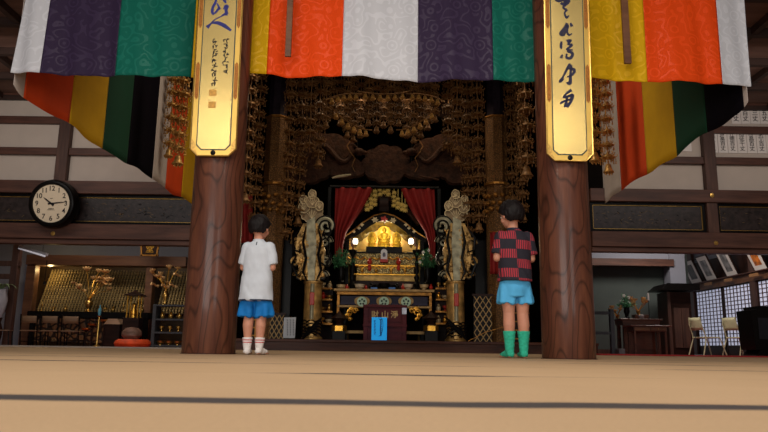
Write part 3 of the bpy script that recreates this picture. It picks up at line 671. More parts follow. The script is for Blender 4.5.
bottle()
def drum():
    Yq = 12.0; c = P(133, 340, Yq); x = c.x
    o = MB().lathe([(0.0, 0.0), (0.24, 0.0), (0.29, 0.03), (0.31, 0.075), (0.29, 0.12), (0.24, 0.15), (0, 0.15)], (x, Yq, 0), 28).build('floor_cushion', plain('orange_brocade', srgb(206, 70, 26), 0.6, var=0.35, scale=9), None, smooth=True)
    tag(o, 'round orange brocade cushion on the floor left of the grey shelf', 'cushion')
    q = MB(); q.lathe([(0, 0), (0.11, 0.0), (0.17, 0.06), (0.17, 0.12), (0.11, 0.19), (0, 0.21)], (x-0.03, Yq, 0.151), 20, sc=(1, 0.85)); o = q.build('wooden_fish_drum', wood('drum_wood', srgb(90, 66, 56), srgb(130, 98, 84), 'x', 3), smooth=True)
    tag(o, 'rounded brown wooden fish drum resting on the orange cushion', 'drum')
drum()
# white vase with green plant, far left
x = XX(1, 290, 12.3); o = MB().lathe([(0.07, 0), (0.1, 0.2), (0.1, 0.3), (0.06, 0.42), (0.08, 0.5), (0, 0.5)], (x, 12.3, 0), 16).build('pedestal', M['darkwood'], None, smooth=True); 
tag(o, 'dark turned pedestal at the left frame edge behind the first low chair', 'pedestal')
zt = 0.5
t = thing('potted_plant', 'white pot with grey green leaves standing at the left frame edge', 'plant', (x, 12.3, 0.501))
q = MB(); q.lathe([(0.06, 0), (0.10, 0.10), (0.13, 0.3), (0.10, 0.5), (0.0, 0.5)], (x, 12.3, 0.501), 18, sc=(1, 1)); q.build('pot', plain('white_glaze', srgb(150, 148, 156), 0.25, var=0.15, scale=6), t, smooth=True)
for k in range(9):
    a = 2*PI*k/9; q = MB(); b0 = Vector((x, 12.3, 0.99))
    q.grid(lambda u, v: b0+Vector((math.cos(a)*0.28*v+(u-0.5)*0.07*math.sin(PI*v)*-math.sin(a), math.sin(a)*0.2*v+(u-0.5)*0.07*math.sin(PI*v)*math.cos(a), 0.14*math.sin(v*PI*0.8)-0.05*v)), 2, 6)
    o = q.build('leaf', plain('pale_leaf', srgb(110, 128, 92), 0.6), t, smooth='all'); md = o.modifiers.new('t', 'SOLIDIFY'); md.thickness = 0.003

# little vessels on the long altar table and stands on the floor before it
zt_ = zr(312, 13.5); o5 = ['first', 'second', 'third', 'fourth', 'fifth', 'sixth', 'seventh']
for k, (px, kd) in enumerate(((40, 'stick'), (52, 'cup'), (64, 'jar'), (104, 'cup'), (112, 'jar'), (122, 'stick'), (141, 'jar'))):
    vessel((XX(px, 312, 13.5), 13.55, zt_+0.001), 'small brass %s on the long black altar table, %s from its far left end' % ('candlestick' if kd == 'stick' else kd, o5[k]), kd, 0.9, group='brass vessels on the long altar table')
for k, px in enumerate((86, 92, 104)):
    Yq = 12.9; x = XX(px, 330, Yq); t = thing('offering_stand', 'slim dark stand with a brass dish behind the low chairs, %s from the chairs' % o5[k], 'stand', (x, Yq, 0), 'slim offering stands'); hh = 0.30+0.08*k
    q = MB(); q.lathe([(0.07, 0), (0.07, 0.015), (0.018, 0.04), (0.015, hh-0.03), (0.05, hh)], (x, Yq, 0), 12); q.build('stem', M['darkwood'], t, smooth=True)
    q = MB(); q.lathe([(0.03, hh), (0.075, hh+0.02), (0.085, hh+0.05), (0.078, hh+0.05), (0, hh+0.02)], (x, Yq, 0), 14); q.build('dish', M['brass'], t, smooth=True)
# ================================================================ calligraphy boards on the pillars
def stroke(q, pts, wd, fx, y=0.0, dz=0.0015):
    """a brush stroke: a flat ribbon following pts (pixels), widths in pixels, laid on a board through fx(px, py) -> point"""
    n = len(pts); pl = []; 
    # smooth resample
    res = []; ws = []
    for i in range(n-1):
        p0 = pts[max(i-1, 0)]; p1 = pts[i]; p2 = pts[i+1]; p3 = pts[min(i+2, n-1)]
        for k in range(5):
            t_ = k/5; a = [0.5*((2*p1[j])+(-p0[j]+p2[j])*t_+(2*p0[j]-5*p1[j]+4*p2[j]-p3[j])*t_*t_+(-p0[j]+3*p1[j]-3*p2[j]+p3[j])*t_**3) for j in (0, 1)]
            res.append(a); ws.append(wd[i]+(wd[i+1]-wd[i])*t_)
    res.append(list(pts[-1])); ws.append(wd[-1])
    top = []
    for i, (x, z) in enumerate(res):
        a = res[max(i-1, 0)]; b_ = res[min(i+1, len(res)-1)]; dx, dz_ = b_[0]-a[0], b_[1]-a[1]; l = math.hypot(dx, dz_) or 1
        nx, nz = -dz_/l*ws[i]/2, dx/l*ws[i]/2
        top.append([q.b.verts.new(fx(x+nx, z+nz)), q.b.verts.new(fx(x-nx, z-nz))])
    q._skin(top, cap=False, close=False)
def board(pil, q_, pyb, label, lean):
    """q_: left/right px of the board at its foot and at y=0"""
    (bl, br), (tl, tr) = q_
    Yb = YP-0.24; Yt = YP-0.24-lean
    A, B = P(bl, pyb, Yb), P(br, pyb, Yb); Ct, D = P(tl, 0, Yt), P(tr, 0, Yt)
    # local frame: origin at foot centre, u across, v up the board
    O = (A+B)/2; T = (Ct+D)/2; v = (T-O); Lh = v.length; v.normalize(); wd = ((B-A).length+(D-Ct).length)/2
    u = Vector((1, 0, 0)); u = (u-v*u.dot(v)).normalized(); n = u.cross(v)   # towards the viewer is -Y
    if n.y > 0: n = -n
    H = Lh*1.28
    def L3(a, b_, c): return O+u*a+v*b_+n*c
    t = thing('calligraphy_board', label, 'plaque', tuple(O), 'gilt calligraphy boards on the pillars')
    hw = wd/2; ch = wd*0.16
    def outline(k): 
        h, c = hw-k, ch-k*0.4
        return [(-h, H-0.01), (-h, c+k), (-h+c, k), (h-c, k), (h, c+k), (h, H-0.01)]
    def slab(name, pts, c0, c1, mat, sm=False):
        q = MB(); q._skin([[q.b.verts.new(L3(x, z, c0)) for x, z in pts], [q.b.verts.new(L3(x, z, c1)) for x, z in pts]]); return q.build(name, mat, t)
    slab('back_board', outline(0), -0.012, 0.008, M['boardgold'])
    k = wd*0.135
    slab('line_inlay', outline(k-wd*0.012), 0.008, 0.0095, M['inlay'])
    slab('field', outline(k+wd*0.012), 0.0095, 0.013, M['boardfield'])
    q = MB(); o1 = outline(0); e = 0.006
    pr = [L3(x, z, 0.010) for x, z in o1]; q.tube(pr, e, 6); q.build('edge_moulding', M['brass'], t, smooth=True)
    for s in (-1, 1):
        for zz in (0.47, 0.96):
            q = MB(); cx = s*(hw-k/2-0.001); z0 = Lh*zz; hl = Lh*0.12 if zz < 0.5 else Lh*0.15; w_ = k*0.30
            pts = [(cx-w_, z0-hl*0.86), (cx, z0-hl), (cx+w_, z0-hl*0.86), (cx+w_, z0+hl*0.86), (cx, z0+hl), (cx-w_, z0+hl*0.86)]
            q._skin([[q.b.verts.new(L3(x, z, 0.008)) for x, z in pts], [q.b.verts.new(L3(x, z, 0.012)) for x, z in pts]]); q.build('chased_mount', M['mount'], t)
    for s in (-1, 1):
        q = MB(); pts = [(s*(hw-0.004), ch+0.09), (s*(hw-k*0.8), ch+0.04), (s*(hw-k*0.8), ch), (s*(hw-ch), 0.008), (s*(hw-0.004), ch)]
        q._skin([[q.b.verts.new(L3(x, z, 0.008)) for x, z in pts], [q.b.verts.new(L3(x, z, 0.0115)) for x, z in pts]]); q.build('corner_mount', M['mount2'], t)
    q = MB(); q.lathe([(0.0, 0), (0.022, 0.0), (0.018, 0.01), (0, 0.016)], L3(0, k*0.5, 0.008), 10, m=Matrix((u, v, n)).transposed() if n.dot(u.cross(v)) > 0 else Matrix((u, -v, n)).transposed()); q.build('rosette', M['black'], t)
    for zz in (0.1, 0.9): 
        q = MB(); c0 = L3(0, Lh*zz, -0.012); q.cyl(c0, (c0.x, YP-0.205, c0.z), 0.012, seg=8); q.build('bracket', M['black'], t)
    def fx(px, py):
        # photo pixel on the board -> point on its front face
        d = fwd*F+rt*(px-384)+up*(216-py); s_ = (O+n*0.0142-CAM).dot(n)/d.dot(n); return CAM+d*s_
    return t, fx
M['boardgold'] = plain('board_rim_gold', srgb(214, 176, 92), 0.36, 0.75, var=0.08, scale=6)
M['boardfield'] = plain('board_field_gold', srgb(220, 192, 122), 0.27, 0.75, var=0.07, scale=5, bump=0.05)
M['inlay'] = plain('green_black_line', srgb(50, 62, 58), 0.5, var=0.1)
M['mount'] = plain('chased_copper', srgb(150, 96, 44), 0.45, 0.7, var=0.4, scale=80, bump=0.5)
M['mount2'] = plain('corner_brass', srgb(190, 150, 80), 0.4, 0.8, var=0.3, scale=60)
M['blueink'] = plain('blue_ink', srgb(30, 34, 110), 0.5, var=0.2)
M['seal'] = plain('seal_gilt', srgb(190, 142, 66), 0.5, 0.3, var=0.3, scale=60)
bl, fxl = board(pil_l, ((190, 236), (199, 243)), 156, 'tall gilt board with two columns of small brushed characters, on the left pillar', 0.03)
br_, fxr = board(pil_r, ((548, 592), (543, 589)), 161, 'tall gilt board with one column of large brushed characters, on the right pillar', 0.03)
q = MB()
for pts, wd in [  # upper big characters
    ([(216.5, -6), (215.5, 2), (213, 7), (212.3, 12), (214, 14.5)], [2, 2.4, 2.6, 3, 2]), ([(214.5, 13.5), (217.5, 10), (219, 7)], [1.6, 2.4, 1]), ([(217, 3), (219, 7.5), (220, 9.5)], [1, 2.4, 2]),
    ([(222.5, -2), (224.5, 0.5), (226, 3)], [2, 3, 1.6]), ([(223.5, 9.5), (225.5, 6), (227.5, 6.5), (226, 10), (227, 14)], [1, 2.4, 2.6, 3, 3.4]), ([(221, 16.5), (224, 14.5), (227.5, 13.5)], [1, 2.2, 4]),
    ([(221, 16.5), (215, 19.5), (210.5, 24), (207, 27.5)], [0.9, 1.1, 1.7, 4]), ([(212, 23), (217.5, 22.8), (224, 25.5), (231, 30.5)], [1.4, 3.4, 4, 2.2])]:
    stroke(q, pts, wd, fxl)
q.build('brushed_character', M['blueink'], bl)
# small columns
rnd = random.Random(5)
def small_col(px0, px1, ya, yb, n, t, fx, w_=1.1, s=2.6):
    for k in range(n):
        y = ya+(yb-ya)*(k+0.5)/n; x = px0+(px1-px0)*(k+0.5)/n; q = MB()
        for j in range(5):
            x0 = x+rnd.uniform(-s, s*0.6); y0 = y+rnd.uniform(-s*0.75, s*0.75)
            if j % 2: stroke(q, [(x0, y0), (x0+rnd.uniform(0.6, 1.4), y0+rnd.uniform(-0.3, 0.6)), (x0+rnd.uniform(1.6, 3), y0+rnd.uniform(-0.6, 0.4))], [w_*0.5, w_, w_*0.7], fx)
            else: stroke(q, [(x0+1, y0-1), (x0+rnd.uniform(0, 1.6), y0+0.5), (x0+rnd.uniform(-0.5, 1.8), y0+rnd.uniform(1.2, 2.2))], [w_*0.7, w_, w_*0.4], fx)
        q.build('small_character', M['ink'], t)
small_col(225.6, 224.6, 38, 73, 7, bl, fxl)
small_col(214.8, 213.3, 38.5, 87, 10, bl, fxl)
for (a, b, c_, d_) in ((209.2, 89.5, 216.5, 96), (208.3, 101.5, 215.6, 108)):
    q = MB(); q._skin([[q.b.verts.new(fxl(a, b)), q.b.verts.new(fxl(c_, b))], [q.b.verts.new(fxl(a, d_)), q.b.verts.new(fxl(c_, d_))]], cap=False, close=False); q.build('seal_stamp', M['seal'], bl)
q = MB()
for pts, wd in [  # right board, one cursive column
    ([(555.5, -1), (559, 0.5), (562.5, 0), (565.5, 1.8), (563.5, 4), (560.5, 3)], [2.6, 3, 2, 2.6, 2.4, 2]), ([(566, -2), (568.5, 1), (565.5, 5), (563, 7.5), (566.5, 10), (564.5, 13), (566.5, 17.5), (569, 15.5)], [2.4, 3, 2, 1.4, 2, 1.3, 2, 1]),
    ([(567, 23), (565.3, 27), (561, 33.5), (564, 34.5), (566, 29.5)], [2.4, 2.2, 3.2, 2, 1.2]), ([(565.5, 27), (568, 25.5), (567, 31), (568.8, 35), (572, 33.5)], [1.2, 2, 1.8, 1.6, 1]), ([(570.5, 23), (572, 26.5)], [1.4, 2.6]),
    ([(561.5, 41.5), (561, 46), (561.5, 49)], [1.6, 2.4, 1]), ([(562.5, 54.5), (561, 58)], [1, 2.8]), ([(566.5, 41), (570.5, 40.5), (568, 44), (572, 45), (567, 49.5), (573, 50)], [1.8, 2.4, 1.6, 2, 1.8, 1.2]),
    ([(567, 51), (572.5, 53.5), (570.5, 58), (566.5, 57.5), (567, 53.5)], [1.6, 2.6, 2.4, 1.8, 1.4]),
    ([(570.5, 64), (567.5, 68), (563, 77), (560, 81.5), (564, 79)], [2.8, 2, 1.6, 2.6, 1]), ([(566, 69), (570.5, 68.5), (574.5, 70.5), (572, 75), (567, 77)], [1, 2, 2.6, 1.8, 1]), ([(571.5, 65), (570.5, 74), (570, 83), (566.5, 82.5)], [1.6, 2, 3, 1.2]),
    ([(571.5, 90), (566.5, 93.5), (563.5, 97.5), (569.5, 96), (572.5, 95.5), (571, 101), (567, 107.5)], [2.6, 1.8, 1.6, 2.4, 3, 2.6, 2]), ([(560, 103.5), (566, 100.5), (573, 98.5)], [2, 1.8, 1]), ([(567.5, 96), (566, 104), (564, 107.5)], [1.6, 2.4, 1])]:
    stroke(q, pts, [v*1.25 for v in wd], fxr)
q.build('brushed_character', plain('dark_blue_ink', srgb(24, 24, 60), 0.5, var=0.2), br_)
# ================================================================ right room
XWR = 8.0
def on_wall(px, py, X=XWR):
    d = fwd*F+rt*(px-384)+up*(216-py); return CAM+d*(X/d.x)
g = MB(); g.bx(XX(560, 300, 15.4), XX(690, 300, 15.4), 15.4, 15.5, 0, 3.2); struct(g.build('wall_back_right', M['greenwall']))
g = MB(); g.bx(XWR+0.02, XWR+0.12, YW+0.1, 19, 0, 3.3); struct(g.build('wall_right_side', M['plasterblue']))
g = MB(); g.bx(XX(590, 300, 15.4), XX(671, 300, 15.4), 15.38, 15.4, 0, 0.1); struct(g.build('baseboard_right', M['post']))
g = MB(); g.bx(3.7, XWR+0.2, YW+0.1, 19, 2.95, 3.0); struct(g.build('ceiling_right', M['ceil']))
g = MB(); g.bx(9.0, 9.2, -2, 15.3, 0, 4.2); struct(g.build('wall_outer_right', M['plaster']))
g = MB(); ya = 15.0; g.bx(XX(588, 262, ya), XX(672, 262, ya), ya-0.1, ya+0.1, ZZ(620, 266, ya), ZZ(620, 259, ya)); ti[0] += 1; struct(g.build('trim_%d' % ti[0], M['beam']))
g = MB(); g.bx(XX(588, 262, ya), XX(672, 262, ya), ya, ya+0.1, ZZ(620, 259, ya), 2.95); ti[0] += 1; struct(g.build('wall_overdoor', M['plasterblue']))
g = MB(); g.bx(XX(671, 300, ya), XX(686.5, 300, ya), ya-0.05, ya+0.3, 0, 2.95); struct(g.build('wall_pier', M['plasterblue']))
# timber frame along the side wall
def wallbox(pa, pb, za, zb, dx0, dx1, mat, name, parent=None):
    """between image columns pa (far) and pb (near) on the side wall, dx out of the wall (towards -X)"""
    Y0, Y1 = on_wall(pa, 310).y, on_wall(pb, 310).y
    q = MB(); q.bx(XWR-dx1, XWR-dx0, Y0, Y1, za, zb); return q.build(name, mat, parent)
zr_top = on_wall(700, 291).z; zr_bot = on_wall(700, 348).z; z_ledge = on_wall(700, 284.5).z
for a, b in ((688, 697.5), (755.5, 761), (800, 806)):
    ti[0] += 1; struct(wallbox(a, b, 0.0, 2.95, 0, 0.08, M['post'], 'trim_%d' % ti[0]))
ti[0] += 1; struct(wallbox(688, 830, zr_top, z_ledge, 0.0, 0.09, M['warmbeam'], 'trim_%d' % ti[0]))
ti[0] += 1; struct(wallbox(688, 830, z_ledge, z_ledge+0.02, 0.0, 0.20, M['beam'], 'trim_%d' % ti[0]))
ti[0] += 1; struct(wallbox(688, 830, z_ledge+0.021, 2.3, 0.0, 0.015, M['darkwood'], 'trim_%d' % ti[0]))
M['shoji'] = plain('shoji_paper', srgb(200, 200, 222), 0.9, var=0.03, scale=3, emit=(0.62, 0.66, 0.85, 1), es=0.42)
wn = [0]
def shoji(pa, pb, kick=0.22):
    wn[0] += 1; Y0, Y1 = on_wall(pa, 320).y, on_wall(pb, 320).y; fr = 0.035
    o = MB().bx(XWR-0.012, XWR-0.006, Y1, Y0, kick, zr_top).build('window_%d' % wn[0], M['shoji']); struct(o)
    q = MB(); q.bx(XWR-0.04, XWR-0.005, Y1, Y1+fr, 0, zr_top); q.bx(XWR-0.04, XWR-0.005, Y0-fr, Y0, 0, zr_top); q.bx(XWR-0.04, XWR-0.005, Y1, Y0, zr_top-0.03, zr_top); q.bx(XWR-0.04, XWR-0.005, Y1, Y0, kick-0.03, kick+0.01); 
    q.bx(XWR-0.03, XWR-0.005, Y1, Y0, 0, kick-0.03); q.build('window_frame', M['darkwood'], o)
    q = MB()
    for k in range(1, 8): y = Y1+(Y0-Y1)*k/8; q.bx(XWR-0.026, XWR-0.013, y-0.011, y+0.011, kick, zr_top)
    for k in range(1, 15): z = kick+(zr_top-kick)*k/15; q.bx(XWR-0.026, XWR-0.013, Y1, Y0, z-0.008, z+0.008)
    q.build('window_lattice', M['post'], o)
shoji(698.5, 725.5); shoji(726.5, 755); shoji(761.5, 800)
# framed portraits leaning out from the wall above the ledge
M['photo'] = plain('grey_photograph', srgb(120, 118, 118), 0.4, var=0.85, scale=7)
M['photo2'] = plain('dark_photograph', srgb(52, 46, 44), 0.4, var=0.9, scale=8)
M['photo3'] = plain('orange_picture', srgb(214, 110, 30), 0.4, var=0.8, scale=8)
def portrait(pa, pb, pyb, hgt, photo, label, matc='paper'):
    c0, c1 = on_wall(pa, pyb), on_wall(pb, pyb); zb = z_ledge+0.03
    t = thing('framed_portrait', label, 'picture frame', (XWR-0.1, (c0.y+c1.y)/2, zb), 'framed pictures leaning above the paper windows')
    wdt = abs(c0.y-c1.y)*0.80; lean = math.radians(23)
    mt = Matrix.Translation((XWR-0.07, (c0.y+c1.y)/2, zb)) @ Matrix.Rotation(-lean, 4, 'Y') @ Matrix.Rotation(-PI/2, 4, 'Z')
    def rect(x0, x1, z0, z1, d0, d1, nm, mat):
        q = MB(); q._skin([[q.b.verts.new(mt @ Vector((x, y, z))) for x, z in ((x0, z0), (x1, z0), (x1, z1), (x0, z1))] for y in (d0, d1)]); return q.build(nm, mat, t)
    rect(-wdt/2, wdt/2, 0, hgt, 0, -0.03, 'frame', M['darkwood']); e = 0.045
    rect(-wdt/2+e*0.5, wdt/2-e*0.5, e*0.5, hgt-e*0.5, -0.031, -0.034, 'mount', M[matc]); e = 0.12
    rect(-wdt/2+e, wdt/2-e, e, hgt-e, -0.035, -0.037, 'picture', photo)
    q = MB(); top = mt @ Vector((0, 0.0, hgt*0.9)); q.cyl(top, (XWR-0.01, top.y, top.z+0.12), 0.006, seg=5); q.build('hanging_cord', M['black'], t)
    return t
portrait(694.5, 708, 283, 0.62, M['photo2'], 'framed dark portrait with narrow white mount, farthest along the side wall')
portrait(709.5, 723, 279, 0.64, M['photo'], 'framed grey portrait with a broad white mount, next to the farthest one')
portrait(730, 744.5, 275, 0.66, M['photo'], 'framed portrait showing a dark figure on white, before the timber post')
portrait(758, 775, 270, 0.66, M['photo3'], 'framed orange and yellow picture cut by the right frame edge')
for k, px in enumerate((700, 717, 738, 765)):
    c = on_wall(px, 286); q = MB(); q.bx(XWR-0.225, XWR-0.205, c.y-0.17, c.y+0.17, z_ledge-0.10, z_ledge-0.035)
    tag(q.build('name_card', plain('tan_card', srgb(150, 108, 70), 0.6)), 'tan name card on the ledge under the %s picture' % ['farthest', 'second', 'third', 'orange'][k], 'card', 'name cards under the framed pictures')
# cabinet with a deep eave and sliding doors beside the pier
t = thing('house_altar_cabinet', 'tall dark cabinet with a projecting eave and sliding door left of the paper windows', 'cabinet', (XX(676, 345, 14.4), 14.4, 0))
Yc = 14.4; x0, x1 = XX(668, 320, Yc), XX(692, 320, Yc); zt = ZZ(676, 292, Yc)
q = MB(); q.bx(x0, x1, Yc, Yc+0.5, 0, zt); q.build('body', M['darkwood'], t)
q = MB(); q.prism([(x0-0.22, zt+0.02), (x1+0.1, zt+0.02), (x1+0.1, zt+0.16), (x0-0.05, zt+0.16)], Yc-0.25, Yc+0.5); q.build('eave', M['black'], t)
for a, b in ((674.5, 682), (682.4, 690)):
    q = MB(); q.bx(XX(a, 330, Yc), XX(b, 330, Yc), Yc-0.02, Yc-0.002, 0.15, ZZ(682, 308, Yc)); q.build('sliding_door', M['post'], t, bevel=0.004)
q = MB(); q.bx(x0, x0+0.06, Yc-0.04, Yc-0.001, 0, zt); q.build('stile', M['post'], t)
# altar table with drawers, plants and gilt lotus
Y1 = 13.2
t = thing('altar_table', 'dark brown altar table holding a green plant and gilt flowers', 'table', (XX(636, 345, Y1+0.3), Y1+0.3, 0))
ztb = ZZ(636, 319, Y1+0.3); a, b = XX(613, 330, Y1+0.3), XX(660, 330, Y1+0.3)
M['redwood'] = wood('reddish_wood', srgb(64, 32, 24), srgb(98, 54, 38), 'x', 2, 0.35, 0.3)
q = MB(); q.bx(a+0.1, b-0.02, Y1+0.1, Y1+0.6, ztb-0.035, ztb); q.build('tabletop', M['redwood'], t, bevel=0.006)
q = MB(); q.bx(a+0.14, b-0.06, Y1+0.13, Y1+0.58, ztb-0.12, ztb-0.036); q.build('apron', M['redwood'], t)
for x in (a+0.16, b-0.13):
    for y in (Y1+0.14, Y1+0.5): q = MB(); q.bx(x, x+0.06, y, y+0.06, 0, ztb-0.12); q.build('leg', M['redwood'], t)
q = MB(); q.bx(a+0.2, b-0.1, Y1+0.3, Y1+0.34, 0.0, ztb-0.13); q.build('back_panel', M['redwood'], t)
q = MB(); q.bx(a+0.45, b-0.2, Y1+0.3, Y1+0.5, ztb, ztb+0.09); tag(q.build('display_step', M['redwood'], bevel=0.004), 'low reddish wooden step on the altar table carrying the gilt flowers', 'stand')
t = thing('side_desk', 'smaller brown desk with two drawers standing in front of the altar table', 'desk', (XX(645, 345, Y1-0.3), Y1-0.3, 0))
a2, b2 = XX(627, 330, Y1-0.3), XX(668, 330, Y1-0.3); z2 = ZZ(647, 325.5, Y1-0.3)
q = MB(); q.bx(a2, b2, Y1-0.5, Y1-0.05, z2-0.025, z2); q.build('tabletop', M['redwood'], t, bevel=0.005)
q = MB(); q.bx(a2+0.08, b2-0.08, Y1-0.44, Y1-0.1, z2-0.11, z2-0.026); q.build('drawer_case', M['redwood'], t)
for k in range(2):
    xm = a2+0.1+(b2-a2-0.2)*(0.25+0.5*k); q = MB(); q.bx(xm-(b2-a2)*0.2, xm+(b2-a2)*0.2, Y1-0.455, Y1-0.441, z2-0.10, z2-0.035); d = q.build('drawer', M['warmbeam'], t, bevel=0.003)
    q = MB(); q.ball((xm, Y1-0.465, z2-0.07), 0.01, 8, 6); q.build('knob', M['brass'], d)
for x in (a2+0.08, b2-0.12):
    for y in (Y1-0.44, Y1-0.14): q = MB(); q.bx(x, x+0.035, y, y+0.035, 0, z2-0.11); q.build('leg', M['redwood'], t)
# items on it
def pine(c, h, label, scale=1.0, pot='black', flowers=8, seed=1):
    rnd = random.Random(seed); t = thing('potted_plant', label, 'plant', tuple(c))
    q = MB(); q.lathe([(0.04, 0), (0.055, 0.02), (0.03, 0.05), (0.06, 0.14*scale), (0.05, 0.2*scale), (0.06, 0.22*scale), (0, 0.21*scale)], c, 14); q.build('vase', M[pot], t, smooth=True)
    st = MB(); lf = MB(); fl_ = []
    for i in range(16):
        a = rnd.uniform(0, 2*PI); r = rnd.uniform(0.05, 0.21)*scale; z = rnd.uniform(0.25, 1.0)*h
        r *= math.sin(PI*min(1, (z/h)*0.8+0.15)); p0 = c+Vector((0, 0, 0.2*scale)); p1 = c+Vector((r*math.cos(a), r*math.sin(a)*0.8, 0.2*scale+z))
        st.tube([p0, p0.lerp(p1, 0.5)+Vector((0, 0, 0.04)), p1], 0.004, 5)
        for k in range(26):
            d = Vector((rnd.gauss(0, 1), rnd.gauss(0, 1), rnd.gauss(0.3, 1))).normalized(); p = p0.lerp(p1, rnd.uniform(0.35, 1.05)); l = rnd.uniform(0.04, 0.08)*scale; s_ = d.orthogonal().normalized()*0.009
            v = [lf.b.verts.new(p), lf.b.verts.new(p+d*l*0.5+s_), lf.b.verts.new(p+d*l), lf.b.verts.new(p+d*l*0.5-s_)]; lf.b.faces.new(v)
        if i < flowers: fl_.append(p1)
    st.build('stem', M['leafdark'], t); lf.build('foliage', M['leaf'], t)
    for p in fl_:
        q = MB()
        for j in range(5): a = 2*PI*j/5; q.ball(p+Vector((0.018*math.cos(a), -0.02, 0.018*math.sin(a)))*1.0, (0.014, 0.006, 0.014), 6, 4)
        q.build('flower', M['paper'], t)
    return t
M['leaf'] = plain('green_leaf', srgb(52, 110, 70), 0.6, var=0.4, scale=9); M['leafdark'] = plain('dark_stem', srgb(36, 50, 30), 0.8)
Yt = Y1+0.25
pine(Vector((XX(627, 318, Yt), Yt, ztb+0.001)), 0.26, 'bushy green plant with small white flowers on the right altar table', 1.0, flowers=6)
def gilt_spray(c, lab, s, seed):
    rnd = random.Random(seed); t = thing('gilt_flower_spray', lab, 'ornament', tuple(c), 'gilt flower sprays on the right altar table')
    q = MB(); q.lathe([(0.04, 0), (0.03, 0.03), (0.05, 0.07), (0, 0.08)], c, 12); q.build('foot', M['brass'], t, smooth=True)
    for i in range(7):
        p = c+Vector((rnd.uniform(-1, 1)*0.17*s, rnd.uniform(-0.05, 0.05), 0.08+rnd.uniform(0.02, 0.2)*s)); q = MB(); lotus(q, p, 0.075*s, 7, rnd.uniform(0.4, 1)); o = q.build('lotus_flower', M['petal'], t, smooth='all')
        q = MB(); q.tube([c+Vector((0, 0, 0.06)), p], 0.005, 5); q.build('stem', M['gold'], t)
gilt_spray(Vector((XX(638.5, 316, Yt+0.12), Yt+0.12, ztb+0.091)), 'wide gilt lotus spray beside the green plant, nearer the white candle', 1.15, 4)
gilt_spray(Vector((XX(617.5, 318, Yt), Yt, ztb+0.001)), 'small gilt lotus spray on the side of the plant nearest the pillar', 0.75, 6)
q = MB(); c = Vector((XX(640.5, 319, Yt-0.05), Yt-0.10, ztb+0.001)); q.lathe([(0.03, 0), (0.05, 0.02), (0.055, 0.06), (0.03, 0.08), (0, 0.08)], c, 14); tag(q.build('incense_burner', plain('white_porcelain', srgb(150, 140, 140), 0.2), smooth=True), 'small pale incense burner at the front of the right altar table', 'incense burner')
t = thing('candlestick', 'thin black candlestick with a white candle at the end of the altar table', 'candlestick', (XX(649.5, 319, Yt), Yt, ztb))
c = Vector((XX(649.5, 319, Yt), Yt, ztb+0.001)); hh = ZZ(649, 293, Yt)-ztb
q = MB(); q.lathe([(0.04, 0), (0.04, 0.01), (0.008, 0.03), (0.008, hh-0.16), (0.022, hh-0.15), (0, hh-0.15)], c, 12); q.build('stick', M['black'], t, smooth=True)
q = MB(); q.cyl(c+Vector((0, 0, hh-0.15)), c+Vector((0, 0, hh)), 0.017); q.build('candle', M['paper'], t)
# railing left of the table, by the pillar
t = thing('timber_rail', 'dark timber railing between the right pillar and the altar table', 'railing', (XX(603, 350, 12.6), 12.6, 0))
for py in (313, 333):
    q = MB(); q.bx(XX(588, 330, 12.6), XX(610, 330, 12.6), 12.57, 12.63, ZZ(600, py+1.5, 12.6), ZZ(600, py-1.5, 12.6)); q.build('rail', M['greywood'], t)
q = MB(); q.bx(XX(610, 330, 12.6), XX(614, 330, 12.6), 12.55, 12.65, 0, ZZ(612, 309, 12.6)); q.build('post', M['greywood'], t, bevel=0.006)
q = MB(); q.bx(XX(611, 330, 12.5)+0.06, XX(617, 330, 12.5)+0.06, 12.3, 12.5, 0, 0.11); tag(q.build('stone_block', plain('grey_stone', srgb(96, 92, 96), 0.8), bevel=0.01), 'small grey stone block on the floor by the railing post', 'block')
# pale metal chairs
M['cream_metal'] = plain('cream_painted_metal', srgb(196, 192, 156), 0.4, var=0.06)
def metal_chair():
    t = thing('metal_chair', 'x', 'chair', (0, 0, 0), 'cream metal chairs by the paper windows')
    q = MB(); q.box((0, 0, 0.36), (0.38, 0.36, 0.025)); q.build('seat', M['cream_metal'], t, bevel=0.008, world=False)
    q = MB(); q.grid(lambda u, v: Vector(((u-0.5)*0.35*(1-0.12*v), 0.20+0.045*math.cos((u-0.5)*PI)+0.05*v, 0.50+0.25*v)), 10, 4); o = q.build('backrest', M['cream_metal'], t, smooth='all', world=False); md = o.modifiers.new('t', 'SOLIDIFY'); md.thickness = 0.016
    for s in (-1, 1):
        q = MB(); q.tube([(s*0.22, -0.28, 0), (s*0.19, -0.17, 0.35)], 0.012, 8); q.build('leg', M['cream_metal'], t, world=False)
        q = MB(); q.tube([(s*0.22, 0.26, 0), (s*0.19, 0.15, 0.35), (s*0.175, 0.235, 0.62), (s*0.155, 0.25, 0.76)], 0.012, 8); q.build('leg', M['cream_metal'], t, world=False)
    return t
mc = metal_chair(); Ym = 14.0
sc = 1.0
mc.location = (XX(707, 350, Ym), Ym, 0); mc.rotation_euler = (0, 0, math.radians(104)); mc['label'] = 'cream metal chair in front of the farther paper window'
copy_tree(mc, None, (XX(741, 350, Ym-0.2), Ym-0.2, 0), 'cream metal chair partly behind the black cabinet at the right edge', math.radians(108))
